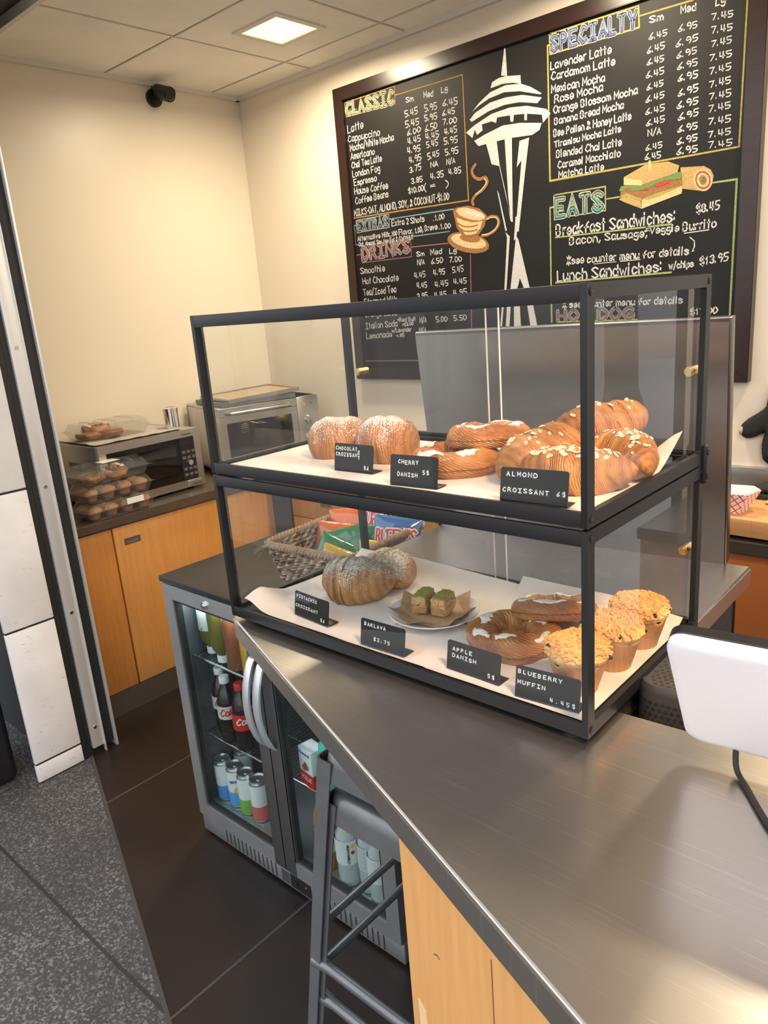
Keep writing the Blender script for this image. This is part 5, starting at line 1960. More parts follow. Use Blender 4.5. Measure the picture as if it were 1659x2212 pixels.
def small_danish(label, loc, rot, seed):
    t = thing('boxed_danish', label, 'danish', loc, rot=rot, group='danishes in the clear boxes')
    bm = nb()
    lay = []
    for i in range(60):
        for j in range(16):
            a, b = 2*PI*i/60, 2*PI*j/16
            r = 0.02*(1+0.1*math.sin(7*a+2*b+seed))
            bm.verts.new(((0.042+r*math.cos(b))*math.cos(a), (0.042+r*math.cos(b))*math.sin(a), r*math.sin(b)*0.8+0.014))
            lay.append(7*a/6.28+2*b/6.28)
    bm.verts.ensure_lookup_table()
    for i in range(60):
        for j in range(16):
            bm.faces.new([bm.verts[k] for k in (i*16+j, ((i+1) % 60)*16+j, ((i+1) % 60)*16+(j+1) % 16, i*16+(j+1) % 16)])
    o = link('crust', bm, M['danish'], t)
    set_layer(o, lay)
    bm = nb()
    grid(bm, 24, 8, lambda u, v: Vector(((0.032+0.018*v)*math.cos(2*PI*u*0.7), (0.032+0.018*v)*math.sin(2*PI*u*0.7), 0.0305+0.001*math.sin(u*30))))
    link('icing', bm, M['icing'], t)
small_danish('iced danish in the topmost clear box, nearer the shutter track', (CX_+0.01, CY_-0.082, WT+0.158), (0, 0, 0.3), 1)
small_danish('iced danish in the topmost clear box, leaning at its middle', (CX_+0.0, CY_+0.022, WT+0.166), (0.28, 0.0, 1.3), 2)
clamshell('low clear plastic box of danishes on the cloth on the microwave', (-2.80, 0.835, MT+0.014), 0.03, 0.10, 0.175, 0.072)
small_danish('danish in the box on the microwave, at its left end', (-2.80, 0.745, MT+0.018), (0, 0, 0.5), 3)
small_danish('danish in the box on the microwave, next to its middle', (-2.78, 0.832, MT+0.018), (0, 0, 2.0), 4)
small_danish('danish in the box on the microwave, lying on top of the other two', (-2.81, 0.785, MT+0.044), (0.15, 0.05, 1.0), 5)
t = thing('metal_shaker', 'small metal shaker can at the right rear of the microwave top', 'shaker', (-2.70, 1.11, MT+0.007))
bm = nb()
lathe(bm, [(0.034, 0), (0.034, 0.078), (0.0355, 0.079), (0.0355, 0.092), (0.030, 0.096)], 32)
link('can_body', bm, M['chrome'], t, angle=40)
bm = nb()
for k in range(8):
    cyl(bm, (0.018*math.cos(k*PI/4), 0.018*math.sin(k*PI/4), 0.0955), (0.018*math.cos(k*PI/4), 0.018*math.sin(k*PI/4), 0.0965), 0.003, 8)
link('shaker_holes', bm, M['dark'], t)

# countertop oven in the corner
OX, OY, OR = -2.80, 1.675, 0.225
t = thing('countertop_oven', 'stainless countertop oven standing in the corner behind the glass case', 'oven', (OX, OY, WT), rz=-OR)
OW, OD, OH = 0.285, 0.215, 0.345
bm = nb()
box(bm, -OD, OD-0.02, -OW, OW, 0.02, 0.03)
box(bm, -OD, OD-0.02, -OW, OW, OH-0.012, OH, bev=0.003)
box(bm, -OD, OD-0.02, -OW, -OW+0.02, 0.02, OH-0.012)
box(bm, -OD, OD, OW-0.13, OW, 0.02, OH-0.0, bev=0.003)
box(bm, -OD, -OD+0.02, -OW, OW, 0.02, OH-0.012)
link('casing', bm, M['steel2'], t)
bm = nb()
ring_frame(bm, -OW, OW-0.132, 0.025, OH-0.045, 0.035, OD-0.02, OD, lambda u, v, d_: Vector((d_, u, v)), rad=0.004)
box(bm, OD-0.02, OD, -OW, OW-0.132, OH-0.045, OH-0.002, bev=0.002)
dr = link('door', bm, M['steel2'], t, smooth=False)
bm = nb()
box(bm, OD-0.014, OD-0.010, -OW+0.03, OW-0.165, 0.055, OH-0.075)
link('glass', bm, glassy('oven_glass', (0.45, 0.42, 0.38), 1.5), dr, smooth=False)
bm = nb()
tube(bm, [(OD, -OW+0.04, OH-0.03), (OD+0.03, -OW+0.05, OH-0.03), (OD+0.03, OW-0.18, OH-0.03), (OD, OW-0.17, OH-0.03)], 0.009, 12)
link('handle', bm, M['steel2'], dr)
bm = nb()
for z in (0.11, 0.20):
    for k in range(14):
        y = -OW+0.03+k*(2*OW-0.2)/13
        cyl(bm, (-OD+0.03, y, z), (OD-0.03, y, z), 0.002, 6)
    cyl(bm, (OD-0.03, -OW+0.02, z), (OD-0.03, OW-0.14, z), 0.003, 6)
link('rack', bm, M['wire'], t)
bm = nb()
for k in range(5):
    a0 = k*2*PI/5
ring = [(-OD+0.035, -0.10+0.07*math.cos(2*PI*k/24), 0.165+0.07*math.sin(2*PI*k/24)) for k in range(24)]
tube(bm, ring, 0.006, 8, closed=True)
link('fan_ring', bm, M['steel2'], t)
bm = nb()
cyl(bm, (-OD+0.02, 0.03, OH-0.115), (-OD+0.035, 0.03, OH-0.115), 0.02, 16)
link('oven_lamp', bm, emissive('oven_lamp_glow', (1.0, 0.75, 0.35), 12), t)
for z in (0.12, 0.22):
    bm = nb()
    cyl(bm, (OD, OW-0.065, z), (OD+0.022, OW-0.065, z), 0.026, 24, r1=0.023)
    box(bm, OD+0.02, OD+0.028, OW-0.069, OW-0.061, z-0.024, z+0.024, bev=0.001)
    link('knob', bm, M['steel2'], t)
for yy, mm in ((0.085, emissive('red_indicator', (1, 0.05, 0.04), 1.5)), (0.045, cm('green_ind', (0.02, 0.15, 0.05)))):
    bm = nb()
    cyl(bm, (OD, OW-yy, OH-0.04), (OD+0.003, OW-yy, OH-0.04), 0.006, 12)
    link('indicator', bm, mm, t)
for sx in (-0.17, 0.17):
    for sy in (-0.24, 0.24):
        bm = nb()
        cyl(bm, (sx, sy, 0), (sx, sy, 0.021), 0.016, 12)
        link('foot', bm, M['rubber'], t)
t = thing('baking_tray', 'dark baking tray on top of the corner oven', 'tray', (OX+0.02, OY-0.055, WT+OH+0.0015), rz=-OR)
bm = nb()
box(bm, -0.16, 0.16, -0.20, 0.20, 0, 0.003)
ring_frame(bm, -0.17, 0.17, -0.21, 0.21, 0.012, 0.0, 0.022, lambda u, v, d_: Vector((u, v, d_)), rad=0.01)
link('pan', bm, M['gun'], t, smooth=False)
bm = nb()
box(bm, -0.15, 0.15, -0.19, 0.19, 0.0035, 0.0045)
box(bm, -0.156, 0.156, -0.196, 0.196, 0.0031, 0.0036, mi=1)
link('baking_mat', bm, [cm('mat_tan', (0.48, 0.36, 0.24), 0.6), cm('mat_orange', (0.55, 0.10, 0.02), 0.6)], t, smooth=False)
t = thing('baking_tray', 'upper baking tray with an orange-edged mat, tilted on the lower tray', 'tray', (OX+0.03, OY-0.03, WT+OH+0.026), rot=(0.03, 0.02, -OR+0.06))
bm = nb()
box(bm, -0.15, 0.15, -0.20, 0.20, 0, 0.003)
ring_frame(bm, -0.16, 0.16, -0.21, 0.21, 0.012, 0.0, 0.020, lambda u, v, d_: Vector((u, v, d_)), rad=0.01)
link('pan', bm, M['steel2'], t, smooth=False)
bm = nb()
box(bm, -0.14, 0.14, -0.19, 0.19, 0.0035, 0.0145)
box(bm, -0.148, 0.148, -0.198, 0.198, 0.0031, 0.0135, mi=1)
link('baking_mat', bm, [cm('mat_tan', (0.48, 0.36, 0.24), 0.6), cm('mat_orange', (0.55, 0.10, 0.02), 0.6)], t, smooth=False)

# ------------------------------------------------------------------ back counter at right
KX, KY = -0.05, 1.62
BT = 0.886
t = thing('cutting_board', 'thick wooden butcher block cutting board on the back worktop', 'cutting board', (0.02, 1.67, BT), rz=-0.05)
bm = nb()
box(bm, -0.40, 0.38, -0.19, 0.17, 0.012, 0.068, bev=0.004)
for k in range(1, 9):
    x = -0.40+k*0.086
    box(bm, x-0.0006, x+0.0006, -0.1905, 0.1705, 0.014, 0.0665, mi=1)
link('block', bm, [M['block'], M['maple']], t)
for sx in (-0.35, 0.33):
    for sy in (-0.14, 0.13):
        bm = nb()
        box(bm, sx-0.02, sx+0.02, sy-0.02, sy+0.02, 0, 0.013)
        link('foot', bm, M['rubber'], t, smooth=False)
BTT = BT+0.0685
t = thing('knife', 'serrated bread knife lying at the back of the cutting board', 'knife', (-0.47, 1.745, BTT), rz=-0.08)
bm = nb()
pts = [(-0.13, 0.0)]+[(-0.13+0.02*k+0.01*(q), (-0.004 if q else 0.0)) for k in range(12) for q in (0, 1)]+[(0.12, 0.0), (0.12, 0.028), (-0.10, 0.028)]
prism(bm, pts, 0.0, 0.0018)
link('blade', bm, M['steel2'], t, smooth=False)
bm = nb()
box(bm, 0.12, 0.235, 0.002, 0.028, 0, 0.016, bev=0.004)
link('handle', bm, M['blackplastic'], t)
t = thing('food_tray', 'red and white checked paper food tray on the cutting board', 'food tray', (-0.340, 1.570, BTT), rz=0.12)
M['check'] = mat('checked_paper', (0.82, 0.74, 0.70), 0.6)
def chk():
    m = M['check']
    N, L = m.node_tree.nodes, m.node_tree.links
    t_ = N['Texture Coordinate']
    mp = N.new('ShaderNodeMapping')
    mp.inputs['Rotation'].default_value = (0.0, 0.0, 0.78)
    L.new(t_.outputs['Object'], mp.inputs[0])
    cols = []
    br = N.new('ShaderNodeTexBrick')
    br.offset = 0.0
    br.inputs['Scale'].default_value = 58
    br.inputs['Brick Width'].default_value = 1.0
    br.inputs['Row Height'].default_value = 1.0
    br.inputs['Mortar Size'].default_value = 0.09
    br.inputs['Color1'].default_value = (0.82, 0.72, 0.68, 1)
    br.inputs['Color2'].default_value = (0.80, 0.66, 0.62, 1)
    br.inputs['Mortar'].default_value = (0.55, 0.03, 0.03, 1)
    cmb = N.new('ShaderNodeSeparateXYZ')
    c2 = N.new('ShaderNodeCombineXYZ')
    L.new(t_.outputs['Object'], cmb.inputs[0])
    ad = N.new('ShaderNodeMath'); ad.operation = 'ADD'
    L.new(cmb.outputs[0], ad.inputs[0]); L.new(cmb.outputs[1], ad.inputs[1])
    L.new(ad.outputs[0], c2.inputs[0]); L.new(cmb.outputs[2], c2.inputs[1])
    L.new(c2.outputs[0], mp.inputs[0])
    L.new(mp.outputs[0], br.inputs['Vector'])
    L.new(br.outputs['Color'], N['Principled BSDF'].inputs['Base Color'])
chk()
bm = nb()
def tray_(k, z, w=0.0):
    return [(-0.085*k, -0.055*k, z), (0.085*k, -0.055*k, z), (0.11*k+w, 0, z+0.004*(k > 1)), (0.085*k, 0.055*k, z), (-0.085*k, 0.055*k, z), (-0.11*k-w, 0, z+0.004*(k > 1))]
a_ = [bm.verts.new(p) for p in tray_(0.75, 0.001)]
b_ = [bm.verts.new(p) for p in tray_(1.1, 0.068)]
for k in range(6):
    bm.faces.new((a_[k], a_[(k+1) % 6], b_[(k+1) % 6], b_[k]))
bm.faces.new(a_)
o = link('tray_body', bm, [M['check'], M['white']], t, smooth=False)
sd = o.modifiers.new('thick', 'SOLIDIFY')
sd.thickness = 0.0012
sd.offset = 1
sd.material_offset = 0
bm = nb()
c_ = [bm.verts.new(p) for p in tray_(0.74, 0.004)]
d_ = [bm.verts.new(p) for p in tray_(1.08, 0.069)]
for k in range(6):
    bm.faces.new((c_[k], c_[(k+1) % 6], d_[(k+1) % 6], d_[k]))
bm.faces.new(c_)
link('liner', bm, M['white'], t, smooth=False)
t = thing('tongs', 'brass-coloured tongs lying on the cutting board', 'tongs', (-0.13, 1.685, BTT), rz=-0.03)
for s in (0.006, -0.006):
    bm = nb()
    tube(bm, [(-0.10, s, 0.006), (0.22, s*2.2, 0.006)], 0.005, 10)
    link('arm', bm, M['brass'], t)

def mitt(label, loc, rot, s=1.0):
    """padded oven mitt: palm outline with a thumb, puffed both sides, knitted cuff"""
    t = thing('oven_mitt', label, 'oven mitt', loc, rot=rot, group='black oven mitts')
    out = [(-0.062, 0.10), (-0.068, 0.04), (-0.085, 0.005), (-0.125, -0.035), (-0.142, -0.062), (-0.140, -0.088), (-0.118, -0.102), (-0.090, -0.092), (-0.066, -0.072), (-0.060, -0.085), (-0.060, -0.13), (-0.045, -0.165), (-0.012, -0.182), (0.03, -0.178), (0.058, -0.15), (0.068, -0.09), (0.066, 0.0), (0.062, 0.10)]
    P = smooth_pts(out+[out[0]], 4)[:-1]
    N = len(P)
    bm = nb()
    # nested rings shrink to the medial ridge, giving a puffed pad
    cen = Vector((-0.005, -0.03))
    def d_edge(p):
        return min((Vector(q)-p).length for q in P)
    bmf = bmesh.new()
    vs = [bmf.verts.new((x*s, 0, y*s)) for x, y in P]
    bmf.faces.new(vs)
    bmesh.ops.triangulate(bmf, faces=bmf.faces[:])
    for _ in range(3):
        bmesh.ops.subdivide_edges(bmf, edges=[e_ for e_ in bmf.edges if e_.calc_length() > 0.012*s], cuts=1, use_grid_fill=False)
        bmesh.ops.triangulate(bmf, faces=bmf.faces[:])
    for sgn in (1, -1):
        mp_ = {}
        for v in bmf.verts:
            d = d_edge(Vector((v.co.x/s, v.co.z/s)))
            h = 0.017*s*(1-(1-min(1, d/0.022))**2)**0.5
            mp_[v] = bm.verts.new((v.co.x, -sgn*(h), v.co.z))
        for f in bmf.faces:
            q = [mp_[v] for v in f.verts]
            bm.faces.new(q if sgn > 0 else list(reversed(q)))
    bmf.free()
    bmesh.ops.remove_doubles(bm, verts=bm.verts, dist=0.0004)
    link('padding', bm, mat('black_quilt', (0.010, 0.010, 0.011), 0.85, bump=0.3, bscale=300), t, angle=80)
    bm = nb()
    for k in range(14):
        a0 = -0.062+0.124*(k+0.5)/14
        tube(bm, [(a0*s, -0.016*s, 0.09*s), (a0*s*1.02, -0.016*s, 0.19*s)], 0.0048*s, 6)
        tube(bm, [(a0*s, 0.014*s, 0.09*s), (a0*s*1.02, 0.014*s, 0.19*s)], 0.0048*s, 6)
    link('cuff', bm, cm('cuff_grey', (0.035, 0.035, 0.037), 0.8), t)
    return t
tm = mitt('black oven mitt hanging on the white wall at the right edge', (-0.268, 2.05, 1.180), (0, 0.15, 0), 1.05)
bm = nb()
bmesh.ops.create_icosphere(bm, subdivisions=2, radius=0.013, matrix=Matrix.Translation((-0.142, -0.010, -0.08)) @ Matrix.Diagonal((0.6, 1, 1.3, 1)))
link('worn_patch', bm, cm('worn_tan', (0.42, 0.34, 0.24), 0.8), tm)
mitt('black oven mitt lying flat on the cutting board', (-0.135, 1.800, BTT+0.0185), (-1.5708, 0, -1.69), 0.95)

# ------------------------------------------------------------------ till screen, printer, card reader
M['till'] = mat('till_white', (0.66, 0.67, 0.71), 0.38)
t = thing('till_screen', 'white till screen seen from behind, tilted at the right edge', 'till', (0.112, 0.058, CTZ))
o0 = Vector((0.0, 0.0, 0.032))
ex = Vector((0.985, 0.10, 0)).normalized()
ez = Vector((0.02, -0.47, 0.88)).normalized()
en = ex.cross(ez).normalized()      # points to the customer
TW, THt = 0.34, 0.208
def rrect(w, h, r, n=8):
    out = []
    for cx, cy, s in ((w-r, h-r, 0), (r, h-r, 1), (r, r, 2), (w-r, r, 3)):
        rr_ = r
        for k in range(n):
            a = (s+k/(n-1))*PI/2
            out.append((cx+rr_*math.cos(a), cy+rr_*math.sin(a)))
    return out
def PT(u, v, w):
    return o0+ex*u+ez*v+en*w
bm = nb()
o_ = rrect(TW, THt, 0.022)
rings = []
for ins, w in ((0.0, -0.004), (0.0, 0.004), (0.0012, 0.0075), (0.004, 0.0095), (0.012, 0.0105)):
    k = 1-2*ins/THt
    ku = 1-2*ins/TW
    rings.append([bm.verts.new(PT((u-TW/2)*ku+TW/2, (v-THt/2)*k+THt/2, w)) for u, v in o_])
n = len(o_)
for i in range(len(rings)-1):
    for q in range(n):
        bm.faces.new((rings[i][q], rings[i][(q+1) % n], rings[i+1][(q+1) % n], rings[i+1][q]))
bm.faces.new(rings[-1])
bm.faces.new(list(reversed(rings[0])))
link('back_shell', bm, M['till'], t, angle=30)
bm = nb()
prism(bm, rrect(TW, THt+0.003, 0.024), -0.015, -0.0042, fn=PT)
link('screen', bm, M['blackplastic'], t)
bm = nb()
box(bm, 0.10, 0.26, 0.005, 0.035, 0.0, 0.012, bev=0.003)
box(bm, 0.13, 0.23, 0.005, 0.020, 0.010, 0.075, bev=0.003)
link('stand', bm, M['blackplastic'], t)
bm = nb()
pts = [Vector((0.06, 0.0, 0.040)), Vector((0.065, -0.010, 0.010)), Vector((0.085, -0.035, 0.0045)), Vector((0.13, -0.095, 0.0042)), Vector((0.19, -0.15, 0.0042)), Vector((0.30, -0.20, 0.0042))]
sm_ = []
for k in range(len(pts)-1):
    a, b, c, d = pts[max(k-1, 0)], pts[k], pts[k+1], pts[min(k+2, len(pts)-1)]
    for q in range(8):
        s = q/8
        sm_.append(0.5*((2*b)+(c-a)*s+(2*a-5*b+4*c-d)*s*s+(3*b-a-3*c+d)*s**3))
tube(bm, sm_, 0.0036, 10)
link('cable', bm, M['rubber'], t)
bm = nb()
box(bm, 0.0, 0.08, 0.0, 0.15, 0.0, 0.06, bev=0.008, seg=4)
o = link('card_reader', bm, M['till'], loc=(0.328, -0.172, CTZ+0.001))
o.rotation_euler = (0, 0, 0.6)
tag(o, 'white card reader only just showing at the lower right edge', 'card reader')

PZ = 1.088
t = thing('speaker', 'black perforated speaker behind the counter under the till screen', 'speaker', (0.092, 0.250, 0.83), rz=0.06)
bm = nb()
HW, HD, RR = 0.105, 0.082, 0.035
def rs(k, n=8):
    out = []
    for cx, cy, s in ((1, 1, 0), (-1, 1, 1), (-1, -1, 2), (1, -1, 3)):
        for q in range(n):
            a = (s+q/(n-1))*PI/2
            out.append((cx*(HW-RR)+RR*math.cos(a), cy*(HD-RR)+RR*math.sin(a)))
    return [(x*k, y*k) for x, y in out]
rings = []
hz = PZ-0.83
for k, zz in ((1, 0), (1, hz-0.012), (0.99, hz-0.006), (0.965, hz-0.0005), (0.93, hz), (0.92, hz-0.003)):
    rings.append([bm.verts.new((x, y, zz)) for x, y in rs(k)])
n = len(rings[0])
for i in range(len(rings)-1):
    for q in range(n):
        bm.faces.new((rings[i][q], rings[i][(q+1) % n], rings[i+1][(q+1) % n], rings[i+1][q]))
bm.faces.new(rings[-1])
bm.faces.new(list(reversed(rings[0])))
link('housing', bm, cm('speaker_black', (0.045, 0.045, 0.046), 0.4), t, angle=40)
bm = nb()
def hole(c, x_, y_, r, nn):
    k = 8
    c0 = [bm.verts.new(c+x_*math.cos(2*PI*i/k)*r+y_*math.sin(2*PI*i/k)*r+nn*0.0004) for i in range(k)]
    bm.faces.new(c0)
for i in range(-9, 10):
    for j in range(-7, 8):
        x, y = i*0.0102+(0.0051 if j % 2 else 0), j*0.0092
        if (abs(x) < HW*0.86 and abs(y) < HD*0.84) and not (abs(x) > (HW-RR)*0.98 and abs(y) > (HD-RR)*0.98 and math.hypot(abs(x)-(HW-RR), abs(y)-(HD-RR)) > RR*0.62):
            hole(Vector((x, y, hz-0.0028)), Vector((1, 0, 0)), Vector((0, 1, 0)), 0.0032, Vector((0, 0, 1)))
link('top_holes', bm, M['dark'], t, smooth=False)
bm = nb()
per = rs(1.0, 8)
segs = []
for i in range(len(per)):
    p, q = Vector(per[i]), Vector(per[(i+1) % len(per)])
    segs.append((p, q, (q-p).length))
tot = sum(s[2] for s in segs)
nh = int(tot/0.0092)
for row in range(12):
    for k in range(nh):
        s = (k+(0.5 if row % 2 else 0))*tot/nh
        for p, q, l in segs:
            if s <= l:
                break
            s -= l
        c = p.lerp(q, s/max(l, 1e-6))
        d = (q-p).normalized()
        nn = Vector((d.y, -d.x, 0))
        hole(Vector((c.x, c.y, hz-0.028-row*0.0098)), Vector((d.x, d.y, 0)), Vector((0, 0, 1)), 0.0034, nn)
link('side_holes', bm, M['dark'], t, smooth=False)
bm = nb()
box(bm, -0.01, 0.9, 0.13, 0.72, 0.79, 0.829, bev=0.003)
tag(link('under_shelf', bm, M['worktop']), 'dark shelf below counter height carrying the black speaker', 'shelf')
